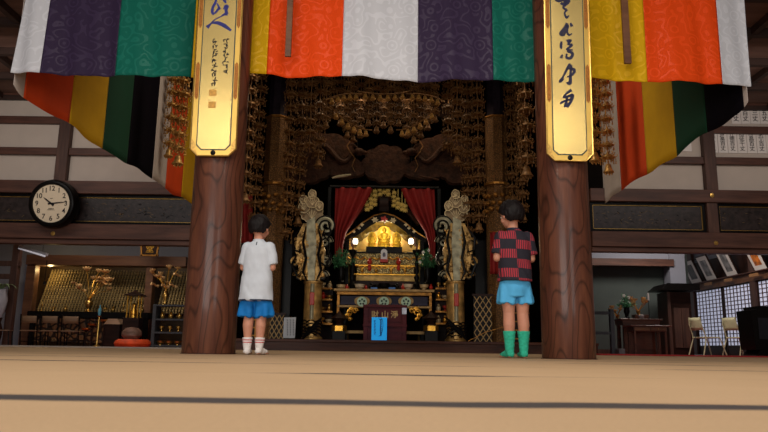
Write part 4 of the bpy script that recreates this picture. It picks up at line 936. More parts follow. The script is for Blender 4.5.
# black cloth-covered cabinet at the right edge
t = thing('covered_lectern', 'tall black shape like a covered lectern at the right frame edge', 'lectern', (XX(762, 350, 12.0), 12.0, 0))
Yq = 12.0; xa = XX(745, 330, Yq); xb = XX(790, 330, Yq); zt = ZZ(760, 307, Yq)
q = MB()
q.prism([(xa+0.03, 0.12), (xb, 0.12), (xb, zt), (xa+0.13, zt), (xa+0.13, zt-0.05), (xa, zt-0.07)], Yq-0.25, Yq+0.25); q.build('body', M['black'], t, bevel=0.012)
q = MB(); q.prism([(xa+0.02, 0.0), (xb-0.05, 0.0), (xb-0.1, 0.12), (xa+0.12, 0.12)], Yq-0.22, Yq+0.22); q.build('base', M['black'], t)
q = MB(); q.bx(xa+0.1, xb-0.1, Yq-0.262, Yq-0.251, 0.3, zt-0.2); q.build('front_panel', plain('charcoal_cloth', srgb(20, 22, 30), 0.8, var=0.3), t)
# ================================================================ the two boys
def bake(q, vox, smooth_it, name, mat, parent, fn=None):
    """fuse closed pieces into one continuous skin"""
    bmesh.ops.recalc_face_normals(q.b, faces=q.b.faces)
    me = bpy.data.meshes.new('tmp'); q.b.to_mesh(me); q.b.free(); o = bpy.data.objects.new('tmp', me); C.objects.link(o)
    r = o.modifiers.new('r', 'REMESH'); r.mode = 'VOXEL'; r.voxel_size = vox
    s = o.modifiers.new('s', 'SMOOTH'); s.iterations = smooth_it; s.factor = 0.5
    dg = bpy.context.evaluated_depsgraph_get(); m2 = bpy.data.meshes.new_from_object(o.evaluated_get(dg)); bpy.data.objects.remove(o); m2.name = name
    if fn:
        m2.update(); no = [v.normal.copy() for v in m2.vertices]
        for v, n_ in zip(m2.vertices, no): v.co = fn(v.co, n_)
    return link(name, m2, mat, parent, True, world=False)
def chain(q, pts, rad, seg=14):
    """tapered limb with round joints"""
    for p, r in zip(pts, rad): q.ball(p, r, 14, 10)
    for i in range(len(pts)-1): q.tube([pts[i], pts[i+1]], [rad[i], rad[i+1]], seg)
def ell_loft(q, rings, seg=28, pw=2.3):
    """stack of super-elliptic rings (z, cx, cy, rx, ry)"""
    rr = []
    for z, cx, cy, rx_, ry_ in rings:
        ring = []
        for k in range(seg):
            a = 2*PI*k/seg; c_, s_ = math.cos(a), math.sin(a)
            ring.append(q.b.verts.new((cx+rx_*math.copysign(abs(c_)**(2/pw), c_), cy+ry_*math.copysign(abs(s_)**(2/pw), s_), z)))
        rr.append(ring)
    q._skin(rr)
M['skin'] = plain('skin', srgb(186, 130, 106), 0.55, var=0.06, scale=14, sub=0.12)
M['hair'] = plain('black_hair', srgb(20, 15, 16), 0.55, var=0.35, spec=0.15, scale=70, stretch=(1, 1, 0.15), bump=0.7, bscale=150, bd=0.004)
M['eye'] = plain('eye_white', srgb(235, 230, 225), 0.2, var=0.02); M['iris'] = plain('dark_iris', srgb(34, 22, 18), 0.15)
M['lip'] = plain('lips', srgb(186, 104, 92), 0.5)
def boy(name_label, loc, rz, h, p):
    t = thing('person', name_label, 'person', loc, None, rz)
    S_ = h; q = MB()
    A = p['arm']          # half shoulder width
    hy = p['head_yaw']; HC = Vector((p['lean'], 0.012*h, 0.908*h)); HR = Matrix.Rotation(hy, 3, 'Z') @ Matrix.Rotation(p.get('nod', 0.12)*-1, 3, 'X')
    def hd(x, y, z): return HC+HR @ (Vector((x, y, z))*h)
    hrot = HR.to_4x4().to_euler()
    # head
    q.ball(hd(0, -0.006, 0.014), (0.066*h, 0.076*h, 0.072*h), 28, 20, hrot)
    q.ball(hd(0, 0.026, -0.034), (0.048*h, 0.044*h, 0.048*h), 20, 14, hrot)
    q.ball(hd(0, 0.052, -0.060), (0.020*h, 0.016*h, 0.014*h), 12, 8, hrot)
    for s in (-1, 1):
        q.ball(hd(s*0.036, 0.036, -0.030), (0.022*h, 0.020*h, 0.022*h), 12, 8, hrot)
        q.ball(hd(s*0.069, -0.006, -0.014), (0.007*h, 0.014*h, 0.020*h), 12, 8, hrot)
    q.tube([hd(0, 0.066, 0.0), hd(0, 0.080, -0.026)], [0.006*h, 0.010*h], 10); q.ball(hd(0, 0.080, -0.028), 0.0105*h, 10, 8)
    for s in (-1, 1): q.ball(hd(s*0.008, 0.074, -0.031), 0.007*h, 8, 6)
    # neck and trunk
    chain(q, [(p['lean']*0.6, 0.0, 0.79*h), tuple(hd(0, -0.006, -0.03))], [0.034*h, 0.033*h])
    ell_loft(q, [(0.42*h, 0, 0, 0.070*h, 0.048*h), (0.46*h, 0, 0, 0.088*h, 0.058*h), (0.52*h, 0, 0, 0.084*h, 0.056*h), (0.60*h, 0, 0, 0.080*h, 0.056*h), (0.70*h, 0, 0, 0.090*h, 0.058*h), (0.76*h, 0, -0.002*h, 0.092*h, 0.052*h), (0.795*h, 0, 0, 0.060*h, 0.038*h), (0.81*h, 0, 0, 0.035*h, 0.032*h)])
    # arms, elbows bent, palms together before the chest
    for s in (-1, 1):
        sh = Vector((s*(A-0.022*h), 0, 0.755*h)); el = Vector((s*p['elbow'][0]*h, p['elbow'][1]*h, p['elbow'][2]*h)); wr = Vector((s*0.014*h, p['hand'][0]*h, p['hand'][1]*h))
        chain(q, [sh, sh.lerp(el, 0.5)+Vector((s*0.003*h, 0, 0)), el], [0.032*h, 0.029*h, 0.025*h])
        chain(q, [el, el.lerp(wr, 0.35), wr], [0.025*h, 0.025*h, 0.0165*h])
        fd = Vector((0, 0.42, 0.9)).normalized(); pr = Vector((0, 0.9, -0.42)).normalized()   # finger direction and across the palm
        pc = Vector((s*0.0125*h, wr.y, wr.z))
        for j in range(4):
            b0 = pc+fd*0.008*h+pr*(j-1.5)*0.0095*h*0.6; kn = pc+fd*0.048*h+pr*(j-1.5)*0.0118*h
            q.tube([b0, kn], [0.0085*h, 0.0075*h], 10); q.ball(kn, 0.0078*h, 10, 8)
            L_ = (0.030, 0.038, 0.042, 0.036)[j]*h
            k2 = kn+fd*L_*0.5+Vector((s*0.0025*h, 0, 0)); k3 = kn+fd*L_+Vector((-s*0.0015*h, 0, 0))
            chain(q, [kn, k2, k3], [0.0068*h, 0.0062*h, 0.0052*h], 8)
        th0 = pc+fd*0.012*h-pr*0.016*h; th1 = th0+fd*0.020*h-pr*0.010*h+Vector((s*0.006*h, 0, 0)); th2 = th1+fd*0.020*h-pr*0.001*h+Vector((-s*0.006*h, 0, 0))
        chain(q, [pc+fd*0.004*h, th0, th1, th2], [0.012*h, 0.0095*h, 0.0075*h, 0.0058*h], 8)
    # legs and feet
    fx_ = p['feet']
    for s, (kx, ax, toe) in zip((-1, 1), fx_):
        hip = Vector((s*0.047*h, 0, 0.46*h)); kn = Vector((kx*h, 0.004*h, 0.275*h)); an = Vector((ax*h, -0.008*h, 0.045*h))
        calf = kn.lerp(an, 0.32)+Vector((s*0.002*h, -0.008*h, 0))
        chain(q, [hip, hip.lerp(kn, 0.5), kn, calf, kn.lerp(an, 0.75), an], [0.050*h, 0.047*h, 0.036*h, 0.037*h, 0.026*h, 0.023*h])
        fdv = Vector((math.sin(toe), math.cos(toe), 0)); a0 = Vector((an.x, an.y, 0))
        q.ball(a0-fdv*0.012*h+Vector((0, 0, 0.020*h)), (0.022*h, 0.024*h, 0.0195*h), 14, 10)
        for k, (l, w_, z_) in enumerate(((0.01, 0.021, 0.028), (0.04, 0.025, 0.022), (0.07, 0.028, 0.0165))): q.ball(a0+fdv*l*h+Vector((0, 0, z_*h)), (w_*h, 0.03*h, z_*h), 14, 10, Euler((0, 0, -toe)))
        for j in range(5):
            sd = Vector((fdv.y, -fdv.x, 0))*(j-2)*0.0098*h*-s; l = (0.104, 0.107, 0.101, 0.095, 0.088)[j]; q.tube([a0+fdv*0.07*h+sd+Vector((0, 0, 0.012*h)), a0+fdv*l*h+sd+Vector((0, 0, 0.009*h))], [0.010*h, 0.008*h], 8); q.ball(a0+fdv*l*h+sd+Vector((0, 0, 0.009*h)), 0.008*h, 8, 6)
    body = bake(q, 0.0045, 4, 'body', M['skin'], t)
    # face details
    for s in (-1, 1):
        e = MB(); e.ball(hd(s*0.027, 0.0615, 0.0), (0.0105*h, 0.0062*h, 0.0055*h), 14, 10, hrot); eo = e.build('eye', M['eye'], t, smooth='all', world=False)
        e = MB(); e.ball(hd(s*0.027, 0.0675, 0.0), (0.0055*h, 0.003*h, 0.0058*h), 12, 8, hrot); e.build('iris', M['iris'], eo, smooth='all', world=False)
        e = MB(); e.tube([hd(s*0.014, 0.070, 0.017), hd(s*0.028, 0.068, 0.021), hd(s*0.042, 0.058, 0.016)], [0.0022*h, 0.003*h, 0.0018*h], 6); e.build('eyebrow', M['hair'], t, world=False)
    e = MB(); e.tube([hd(-0.017, 0.060, -0.047), hd(0, 0.070, -0.0475), hd(0.017, 0.060, -0.047)], [0.002*h, 0.0045*h, 0.002*h], 8); e.build('mouth', M['lip'], t, smooth='all', world=False)
    # hair: cap with ragged edge
    q = MB(); nu, nv = 96, 26; hr = p['hair']
    rnd = random.Random(int(h*1000))
    cols = []
    for i in range(nu):
        az = 2*PI*i/nu; f = math.cos(az)       # f = 1 at the face
        lim = 2.42+0.08*hr if f < -0.1 else (2.1+0.1*hr-0.95*max(0, f+0.1)**0.8)
        lim = lim if f < -0.3 or f >= -0.1 else lim-0.3*(f+0.3)/0.2
        if abs(math.sin(az)) > 0.75 and f > -0.35: lim -= 0.12
        lim += 0.05*noise.noise(Vector((i*0.45, h*9, 0)))+0.05*((i % 3)-1)*0.5
        ring = []
        for j in range(1, nv+1):
            th = lim*j/nv; rr = 1.0+0.055*noise.noise(Vector((math.cos(az)*3.2*th, math.sin(az)*3.2*th, h*5)))+0.028*noise.noise(Vector((i*0.55, j*0.12, 3)))
            vol = 1.12+0.07*hr; taper = 1.0+0.10*max(0, (th-1.9))
            x = 0.0700*vol*math.sin(th)*math.sin(az)*rr*taper; y = -0.004+0.0790*vol*math.sin(th)*math.cos(az)*rr*taper; z = 0.014+0.0765*vol*math.cos(th)*rr
            ring.append(q.b.verts.new(hd(x, y, z)))
        cols.append(ring)
    top = q.b.verts.new(hd(0, -0.004, 0.014+0.0765*(1.10+0.07*hr)))
    for i in range(nu):
        A_, B_ = cols[i], cols[(i+1) % nu]; q.b.faces.new((top, A_[0], B_[0]))
        for j in range(nv-1): q.b.faces.new((A_[j], A_[j+1], B_[j+1], B_[j]))
    hair = q.build('hair', M['hair'], t, smooth='all', world=False); md = hair.modifiers.new('t', 'SOLIDIFY'); md.thickness = 0.012*h; md.offset = -1
    # shirt
    q = MB(); zb = p['shirt_hem']*h; wb = p['shirt_w']*h
    ell_loft(q, [(zb, 0.0, 0, wb, 0.100*h), (zb+0.05*h, 0, 0, wb*0.97, 0.090*h), (0.55*h, 0, 0, (wb+0.104*h)/2*0.98, 0.080*h), (0.63*h, 0, 0, 0.102*h, 0.074*h), (0.71*h, 0, 0, 0.102*h, 0.073*h), (0.755*h, 0, 0, 0.099*h, 0.066*h), (0.785*h, 0, 0, 0.082*h, 0.052*h), (0.805*h, 0, 0, 0.045*h, 0.042*h), (0.812*h, 0, 0, 0.040*h, 0.039*h)])
    for s in (-1, 1):
        sh = Vector((s*(A-0.020*h), 0, 0.757*h)); el = Vector((s*(p['elbow'][0]+0.002)*h, p['elbow'][1]*h, p['elbow'][2]*h)); e2 = sh.lerp(el, p['sleeve'])
        q.ball(sh, 0.046*h, 16, 12); q.tube([sh, sh.lerp(e2, 0.5), e2], [0.046*h, 0.045*h, 0.043*h], 18)
    def wr_(c_, n_):
        z = c_.z/h; k = max(0, min(1, (0.80-z)/0.1))
        f = noise.noise(Vector((c_.x*9, c_.y*9, c_.z*5)))*0.006+noise.noise(Vector((c_.x*22+c_.z*9, c_.y*22, c_.z*12)))*0.005
        f += 0.006*math.sin(math.atan2(c_.y, c_.x)*7+z*6)*max(0, (0.5-z)/0.15)
        return c_+n_*f*k
    shirt = bake(q, 0.006, 5, 'shirt', p['shirt_mat'], t, wr_)
    q = MB(); q.lathe([(0.037*h, -0.004*h), (0.041*h, -0.002*h), (0.0405*h, 0.006*h), (0.036*h, 0.008*h)], (p['lean']*0.4, 0.001, 0.812*h), 28); q.build('collar', p['collar_mat'], t, smooth='all', world=False)
    # hem band
    if p.get('band'):
        q = MB(); 
        ell = [(zb-0.002, 0, 0, wb*1.0, 0.100*h), (zb+0.007*h, 0, 0, wb*1.012, 0.101*h)]; ell_loft(q, ell); q.build('hem_band', p['band'], t, smooth=True, world=False)
    # shorts
    q = MB(); wt = p['short_w']*h; zs = p['short_hem']*h
    ell_loft(q, [(0.38*h, 0, 0, 0.096*h, 0.070*h), (0.44*h, 0, 0, 0.096*h, 0.072*h), (0.50*h, 0, 0, 0.094*h, 0.068*h), (0.55*h, 0, 0, 0.09*h, 0.060*h)]); 
    for s, (kx, ax, toe) in zip((-1, 1), fx_):
        q.tube([(s*0.044*h, 0, 0.50*h), (s*0.050*h, 0, 0.42*h), (s*wt*0.50, 0, zs)], [0.048*h, 0.058*h, wt*0.505], 24)
    def wr2(c_, n_):
        a = math.atan2(c_.y, abs(c_.x)-0.06*h); k = max(0, min(1, (0.37-c_.z/h)/0.08)) if p['shirt_hem'] < 0.4 else max(0, min(1, (0.46-c_.z/h)/0.08))
        return Vector((c_.x, c_.y*1.0, c_.z))+n_*k*(0.008*math.sin(a*5+c_.x*8)+0.006*noise.noise(c_*18))
    shorts = bake(q, 0.006, 4, 'shorts', p['short_mat'], t, wr2)
    # socks
    for s, (kx, ax, toe) in zip((-1, 1), fx_):
        q = MB(); kn = Vector((kx*h, 0.004*h, 0.275*h)); an = Vector((ax*h, -0.008*h, 0.045*h)); zt_ = p['sock']*h; f = (zt_-an.z)/(kn.z-an.z); tp = an.lerp(kn, f)+Vector((s*0.001*h, -0.005*h*min(1, f*1.5), 0))
        g_ = 0.0045*h; rt_ = 0.026*h+0.012*h*min(1, f*1.6)
        q.tube([an, an.lerp(tp, 0.5), tp], [0.023*h+g_, 0.0275*h+g_, rt_+g_], 20); q.ball(an, 0.023*h+g_, 14, 10)
        fdv = Vector((math.sin(toe), math.cos(toe), 0)); a0 = Vector((an.x, an.y, 0.001))
        q.ball(a0-fdv*0.012*h+Vector((0, 0, 0.022*h)), (0.025*h, 0.027*h, 0.0215*h), 16, 12)
        for (l, w_, z_) in ((0.01, 0.024, 0.030), (0.04, 0.028, 0.0245), (0.07, 0.031, 0.0195), (0.088, 0.028, 0.0165)): q.ball(a0+fdv*l*h+Vector((0, 0, z_*h)), (w_*h, 0.032*h, z_*h), 16, 10, Euler((0, 0, -toe)))
        bake(q, 0.004, 4, 'sock', p['sock_mat'], t, lambda c_, n_: c_+n_*0.0022*noise.noise(Vector((c_.x*30, c_.y*30, c_.z*60))))
    return t
def sock_striped(h):
    m, nt, b = base_mat('white_striped_sock'); L = nt.links.new; tc = N(nt, 'ShaderNodeTexCoord'); sp = N(nt, 'ShaderNodeSeparateXYZ'); L(tc.outputs['Object'], sp.inputs[0])
    cr_ = N(nt, 'ShaderNodeValToRGB'); cr_.color_ramp.interpolation = 'CONSTANT'; e = cr_.color_ramp.elements
    mr = N(nt, 'ShaderNodeMapRange'); mr.inputs[1].default_value = 0; mr.inputs[2].default_value = 0.2; L(sp.outputs[2], mr.inputs[0]); L(mr.outputs[0], cr_.inputs[0])
    wh = srgb(214, 208, 206); rd = srgb(186, 60, 66); e[0].color = wh; e[0].position = 0; e[1].position = 0.44; e[1].color = rd
    for p_, c_ in ((0.475, wh), (0.53, rd), (0.565, wh)): x = e.new(p_); x.color = c_
    L(cr_.outputs[0], b.inputs['Base Color']); b.inputs['Roughness'].default_value = 0.9; return m
def check_shirt(h):
    m, nt, b = base_mat('red_black_check'); L = nt.links.new; tc = N(nt, 'ShaderNodeTexCoord'); sp = N(nt, 'ShaderNodeSeparateXYZ'); L(tc.outputs['Object'], sp.inputs[0])
    def mm(op, a, b_=None):
        n = N(nt, 'ShaderNodeMath', operation=op)
        for i, v in enumerate((a, b_)):
            if v is None: continue
            if isinstance(v, (int, float)): n.inputs[i].default_value = v
            else: L(v, n.inputs[i])
        return n.outputs[0]
    x, y, z = sp.outputs[0], sp.outputs[1], sp.outputs[2]
    nz = N(nt, 'ShaderNodeTexNoise'); nz.inputs['Scale'].default_value = 6; L(tc.outputs['Object'], nz.inputs[0])
    xx = mm('ADD', x, mm('MULTIPLY', mm('SUBTRACT', nz.outputs[0], 0.5), 0.03))
    cx = mm('FLOOR', mm('DIVIDE', mm('ADD', xx, 1.045), 0.13)); cz = mm('FLOOR', mm('DIVIDE', mm('ADD', z, mm('MULTIPLY', xx, 0.04)), 0.078))
    par = mm('ABSOLUTE', mm('MODULO', mm('ADD', cx, cz), 2)); isred = mm('GREATER_THAN', par, 0.5)
    st = mm('GREATER_THAN', mm('FRACT', mm('DIVIDE', xx, 0.0165)), 0.36)
    ln = mm('GREATER_THAN', mm('FRACT', mm('DIVIDE', mm('ADD', z, mm('MULTIPLY', xx, 0.04)), 0.078)), 0.07)
    f = mm('MULTIPLY', mm('MULTIPLY', isred, st), ln)
    mx = N(nt, 'ShaderNodeMix', data_type='RGBA'); mx.inputs[6].default_value = srgb(24, 20, 34); mx.inputs[7].default_value = srgb(156, 40, 54); L(f, mx.inputs[0])
    # a thin red line divides the dark squares
    ln2 = mm('MULTIPLY', mm('LESS_THAN', mm('FRACT', mm('DIVIDE', mm('ADD', z, mm('MULTIPLY', xx, 0.04)), 0.078)), 0.10), 0.0)
    m2 = N(nt, 'ShaderNodeMix', data_type='RGBA'); m2.inputs[7].default_value = srgb(150, 40, 50); L(ln2, m2.inputs[0]); L(mx.outputs[2], m2.inputs[6])
    L(m2.outputs[2], b.inputs['Base Color']); b.inputs['Roughness'].default_value = 0.85; return m
YL, YR = 5.35, 5.50
hl = P(256, 215.5, YL).z; hr_ = P(514, 201.5, YR).z
print('boys', hl, hr_)
M['shirtwhite'] = plain('white_jersey', srgb(188, 194, 204), 0.85, var=0.04, scale=20); M['shortblue'] = plain('blue_short_cloth', srgb(0, 104, 176), 0.75, var=0.12, scale=8)
M['shortsky'] = plain('sky_blue_cloth', srgb(76, 164, 214), 0.75, var=0.1, scale=8); M['sockgreen'] = plain('green_sock_knit', srgb(44, 166, 136), 0.9, var=0.15, scale=60)
M['navy'] = plain('navy_trim', srgb(34, 40, 60), 0.8)
bl_ = boy('boy seen from behind in a white shirt, blue shorts and striped white socks', (XX(253.6, 350, YL), YL, 0.003), math.radians(-7), hl,
          dict(arm=0.099*hl, head_yaw=math.radians(-14), lean=-0.004, elbow=(0.108, 0.004, 0.615), hand=(0.125, 0.665), feet=((-0.046, -0.046, -0.20), (0.044, 0.042, 0.16)),
               shirt_hem=0.375, shirt_w=0.121, sleeve=0.86, shirt_mat=M['shirtwhite'], collar_mat=M['shirtwhite'], band=M['navy'], short_w=0.132, short_hem=0.262, short_mat=M['shortblue'], sock=0.118, sock_mat=sock_striped(hl), hair=0.2))
q = MB(); q.box((0.0, -0.050*hl, 0.785*hl), (0.008, 0.004, 0.035), Euler((-0.5, 0, 0))); q.build('neck_label', M['navy'], bl_, world=False)
brr = boy('boy seen from behind in a red and black checked shirt and green socks', (XX(516.5, 350, YR), YR, 0.003), math.radians(6), hr_,
          dict(arm=0.104*hr_, head_yaw=math.radians(26), lean=-0.014, nod=0.16, elbow=(0.113, 0.004, 0.625), hand=(0.125, 0.665), feet=((-0.043, -0.046, -0.12), (0.046, 0.044, 0.14)),
               shirt_hem=0.475, shirt_w=0.110, sleeve=0.82, shirt_mat=check_shirt(hr_), collar_mat=M['navy'], short_w=0.118, short_hem=0.335, short_mat=M['shortsky'], sock=0.165, sock_mat=M['sockgreen'], hair=0.5))
# ================================================================ sanctum shell
ZPL = ZZ(384, 340.3, YS)
M['carve'] = plain('dark_carving', srgb(52, 30, 19), 0.6, 0.1, spec=0.15, var=0.6, scale=9, bump=0.8, bscale=22, bd=0.02)
M['brocade'] = filigree('column_brocade', srgb(128, 88, 44), 0.5, 0.5, 30, 0.35)
M['redcloth'] = plain('crimson_cloth', srgb(128, 22, 20), 0.75, var=0.2, scale=5)
M['redlac'] = plain('red_lacquer', srgb(170, 40, 26), 0.35, var=0.1)
M['glow'] = plain('lamp_glass', srgb(250, 245, 225), 0.3, emit=(1, 0.93, 0.78, 1), es=5)
M['pendant'] = plain('pendant_gilt', srgb(190, 144, 78), 0.4, 0.4, var=0.5, scale=18, bump=0.3, bscale=60)
M['pendantdim'] = plain('pendant_old_gilt', srgb(122, 86, 48), 0.5, 0.3, var=0.6, scale=14, bump=0.3, bscale=60)
M['tiegold'] = filigree('altar_openwork', srgb(238, 214, 140), 0.4, 0.3, 34, 0.12)
M['statuegold'] = plain('statue_gilt', srgb(240, 192, 60), 0.42, 0.35, var=0.12, scale=20)
g = MB(); g.bx(LEFT_END, RIGHT_END, YS, 17.2, -0.02, ZPL); struct(g.build('floor_platform', M['stepwood'], bevel=0.008))
g = MB(); g.bx(LEFT_END, RIGHT_END, YS-0.05, YS-0.001, ZPL-0.045, ZPL); struct(g.build('trim_60', M['stepwood'], bevel=0.006))
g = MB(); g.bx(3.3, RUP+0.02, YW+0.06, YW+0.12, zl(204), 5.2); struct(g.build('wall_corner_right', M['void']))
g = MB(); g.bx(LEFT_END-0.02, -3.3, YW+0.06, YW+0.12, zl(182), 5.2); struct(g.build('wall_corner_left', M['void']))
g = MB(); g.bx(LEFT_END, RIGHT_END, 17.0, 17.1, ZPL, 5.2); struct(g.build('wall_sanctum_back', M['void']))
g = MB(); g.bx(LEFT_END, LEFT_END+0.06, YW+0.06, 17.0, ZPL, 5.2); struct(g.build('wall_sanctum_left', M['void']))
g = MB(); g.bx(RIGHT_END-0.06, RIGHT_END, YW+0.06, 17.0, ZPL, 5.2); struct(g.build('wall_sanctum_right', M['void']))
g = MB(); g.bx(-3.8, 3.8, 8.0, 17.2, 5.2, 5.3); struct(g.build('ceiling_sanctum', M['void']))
# ---------------------------------------------------------------- gilded columns
def gcol(px, hw, label):
    Yc = 12.4; c = P(px, 200, Yc); r = hw/680*Yc
    t = thing('gilded_column', label, 'column', (c.x, Yc, ZPL), 'gilded columns of the sanctum')
    z1 = ZZ(px, 119, Yc); z2 = ZZ(px, 187, Yc); q = MB(); q.lathe([(r, ZPL), (r, z1)], (c.x, Yc, 0), 8, m=Matrix.Rotation(PI/8, 3, 'Z')); q.build('shaft', M['brocade'], t)
    q = MB(); q.lathe([(r*0.82, z1), (r*0.82, 5.15)], (c.x, Yc, 0), 8, m=Matrix.Rotation(PI/8, 3, 'Z')); q.build('upper_shaft', plain('indigo_lacquer', srgb(30, 22, 34), 0.6, var=0.3, spec=0.1), t)
    q = MB(); q.lathe([(r, z1-0.02), (r*1.12, z1), (r*1.12, z1+0.015), (r*0.85, z1+0.03)], (c.x, Yc, 0), 8, m=Matrix.Rotation(PI/8, 3, 'Z')); q.build('collar', M['golddim'], t)
    q = MB(); rnd = random.Random(int(px))
    for k in range(34):
        a = 2*PI*k/34*3; zz = z2-0.1-0.42*(k/34); rr = r*1.08; q.ball((c.x+rr*math.cos(a), Yc+rr*math.sin(a), zz+rnd.uniform(-0.03, 0.03)), (0.05, 0.05, 0.045), 7, 5)
    q.lathe([(r, z2), (r*1.15, z2+0.01), (r*1.15, z2+0.05), (r, z2+0.07)], (c.x, Yc, 0), 16); q.build('flower_band', M['golddim'], t)
gcol(274, 11.5, 'gilded octagonal column behind the boy in the white shirt'); gcol(497, 11.5, 'gilded octagonal column behind the boy in the checked shirt')
# ---------------------------------------------------------------- hanging strands of pierced gilt canopies
def tier_mesh(seed):
    rnd = random.Random(seed); q = MB(); n = 8
    q.lathe([(0.012, 0.10), (0.022, 0.088), (0.016, 0.075), (0.045, 0.062), (0.075, 0.04), (0.10, 0.01), (0.088, 0.006), (0.06, 0.03), (0.02, 0.05)], (0, 0, 0), 16, lobes=8, amp=0.10)
    for k in range(n):
        a = 2*PI*k/n; d = Vector((math.cos(a), math.sin(a), 0)); p = d*0.098+Vector((0, 0, 0.012))
        q.tube([p-d*0.03+Vector((0, 0, 0.02)), p+d*0.02+Vector((0, 0, 0.012)), p+d*0.034+Vector((0, 0, 0.035)), p+d*0.022+Vector((0, 0, 0.045))], [0.006, 0.007, 0.006, 0.003], 5)
        q.tube([d*0.05+Vector((0, 0, 0.05)), d*0.085+Vector((0, 0, 0.062)), d*0.10+Vector((0, 0, 0.085)), d*0.075+Vector((0, 0, 0.098)), d*0.06+Vector((0, 0, 0.08))], [0.005, 0.006, 0.005, 0.005, 0.003], 4)
        q.ball(d*0.055+Vector((0, 0, -0.03)), (0.012, 0.012, 0.016), 5, 4)
        z = 0; e = p+d*0.008
        for j in range(2+(k % 2)): q.ball(e+Vector((0, 0, -0.018-0.022*j)), (0.008, 0.008, 0.011), 5, 4)
        q.ball(e+Vector((0, 0, -0.066-0.02*(k % 2))), (0.014, 0.006, 0.018), 5, 4)
    q.tube([(0, 0, 0.10), (0, 0, -0.10)], 0.005, 5)
    bmesh.ops.recalc_face_normals(q.b, faces=q.b.faces); me = bpy.data.meshes.new('tier'); q.b.to_mesh(me); q.b.free(); return me
TM = {k: tier_mesh(k) for k in range(2)}
def bell_mesh():
    q = MB(); q.lathe([(0.01, 0.13), (0.03, 0.12), (0.045, 0.10), (0.05, 0.06), (0.062, 0.02), (0.085, -0.005), (0.08, -0.02), (0.05, -0.01)], (0, 0, 0), 16, lobes=8, amp=0.05)
    for k in range(6): a = 2*PI*k/6; q.ball((0.05*math.cos(a), 0.05*math.sin(a), -0.035), (0.012, 0.012, 0.02), 6, 4)
    bmesh.ops.recalc_face_normals(q.b, faces=q.b.faces); me = bpy.data.meshes.new('bell'); q.b.to_mesh(me); q.b.free(); return me
BELL = bell_mesh()
for me_ in list(TM.values())+[BELL]:
    me_.polygons.foreach_set('use_smooth', [True]*len(me_.polygons))
TMm = {}
def shared(me_, mat):
    k = (me_.name, mat.name)
    if k not in TMm: c = me_.copy(); c.materials.append(mat); TMm[k] = c
    return TMm[k]
rs = random.Random(11)
def strand(px, ya, yb, Y, wpx, gap, label, mat='pendantdim', bell=True, group='hanging gilt strands', ztop=5.2):
    """ya..yb in the picture column px at depth Y"""
    zt, zb = ZZ(px, ya, Y), ZZ(px, yb, Y); x = XX(px, (ya+yb)/2, Y); s = wpx/680*Y/0.26
    t = thing('hanging_strand', label, 'hanging ornament', (x, Y, zb), group)
    q = MB(); q.cyl((x, Y, zb), (x, Y, ztop), 0.006, seg=5); q.build('cord', M[mat], t)
    g_ = gap/680*Y; z = zb+(0.10*s if bell else 0.07*s)
    if bell:
        o = bpy.data.objects.new('bell', shared(BELL, M[mat])); C.objects.link(o); o.parent = t; o.location = (0, 0, 0.04*s); o.scale = (s, s, s); z = zb+0.25*s
    i = 0
    while z < min(zt, ztop)-0.05:
        o = bpy.data.objects.new('tier', shared(TM[i % 2], M[mat])); C.objects.link(o); o.parent = t; k = s*rs.uniform(0.88, 1.12)
        o.location = (rs.uniform(-0.008, 0.008), 0, z-zb); o.scale = (k, k, k); o.rotation_euler = (0, 0, rs.uniform(0, 1)); z += g_*rs.uniform(0.94, 1.06); i += 1
    return t
G1 = 'bright gilt strands beside the pillars'
strand(181, 66, 166, 8.6, 18, 15, 'bright gilt strand hanging close beside the left pillar board', 'pendant', group=G1)
strand(172, 60, 158, 9.4, 15, 14, 'bright gilt strand hanging against the white stripe of the left side curtain', 'pendant', group=G1)
strand(248.5, 66, 203, 8.9, 16, 15, 'gilt strand between the left pillar and the gilded column', 'pendantdim', group=G1)
strand(593, 66, 163, 8.6, 18, 15, 'bright gilt strand hanging close beside the right pillar board', 'pendant', group=G1)
strand(606, 66, 174, 9.0, 17, 14, 'bright gilt strand hanging against the white stripe of the right side curtain', 'pendant', group=G1)
strand(525.5, 70, 178, 8.9, 20, 17, 'gilt strand ending in a bright bell, over the boy in the checked shirt', 'pendantdim', group=G1)
G2 = 'dim gilt strands flanking the shrine'
ords = ['first', 'second', 'third', 'fourth', 'fifth', 'sixth', 'seventh', 'eighth', 'ninth', 'tenth', 'eleventh', 'twelfth', 'thirteenth', 'fourteenth', 'fifteenth', 'sixteenth', 'seventeenth', 'eighteenth', 'nineteenth']
for k, (px, yb, Y) in enumerate(((258, 232, 11.8), (289, 238, 11.75), (301, 226, 12.1), (311, 150, 11.75), (320, 168, 12.1))):
    strand(px, 60, yb, Y, 15, 13.5, 'dim gilt strand left of the shrine, %s from the left pillar' % ords[k], bell=(k % 2 == 0), group=G2)
for k, (px, yb, Y) in enumerate(((521, 222, 11.75), (511, 205, 12.1), (478, 232, 11.75), (467, 236, 12.1), (457, 165, 11.75), (448, 150, 12.1))):
    strand(px, 60, yb, Y, 15, 13.5, 'dim gilt strand right of the shrine, %s from the right pillar' % ords[k], bell=(k % 2 == 0), group=G2)
G3 = 'short gilt strands over the shrine'
cen = [(327, 128), (334, 118), (341, 126), (348, 138), (354, 142), (361, 138), (369, 126), (377, 133), (384, 128), (391, 133), (399, 126), (407, 138), (414, 143), (421, 138), (428, 130), (435, 122)]
for k, (px, yb) in enumerate(cen):
    strand(px, 62, yb, 11.7+0.26*(k % 3), 11, 9.5, 'short dim gilt strand over the shrine, %s of the row from the left' % ords[k], 'pendantdim', group=G3)
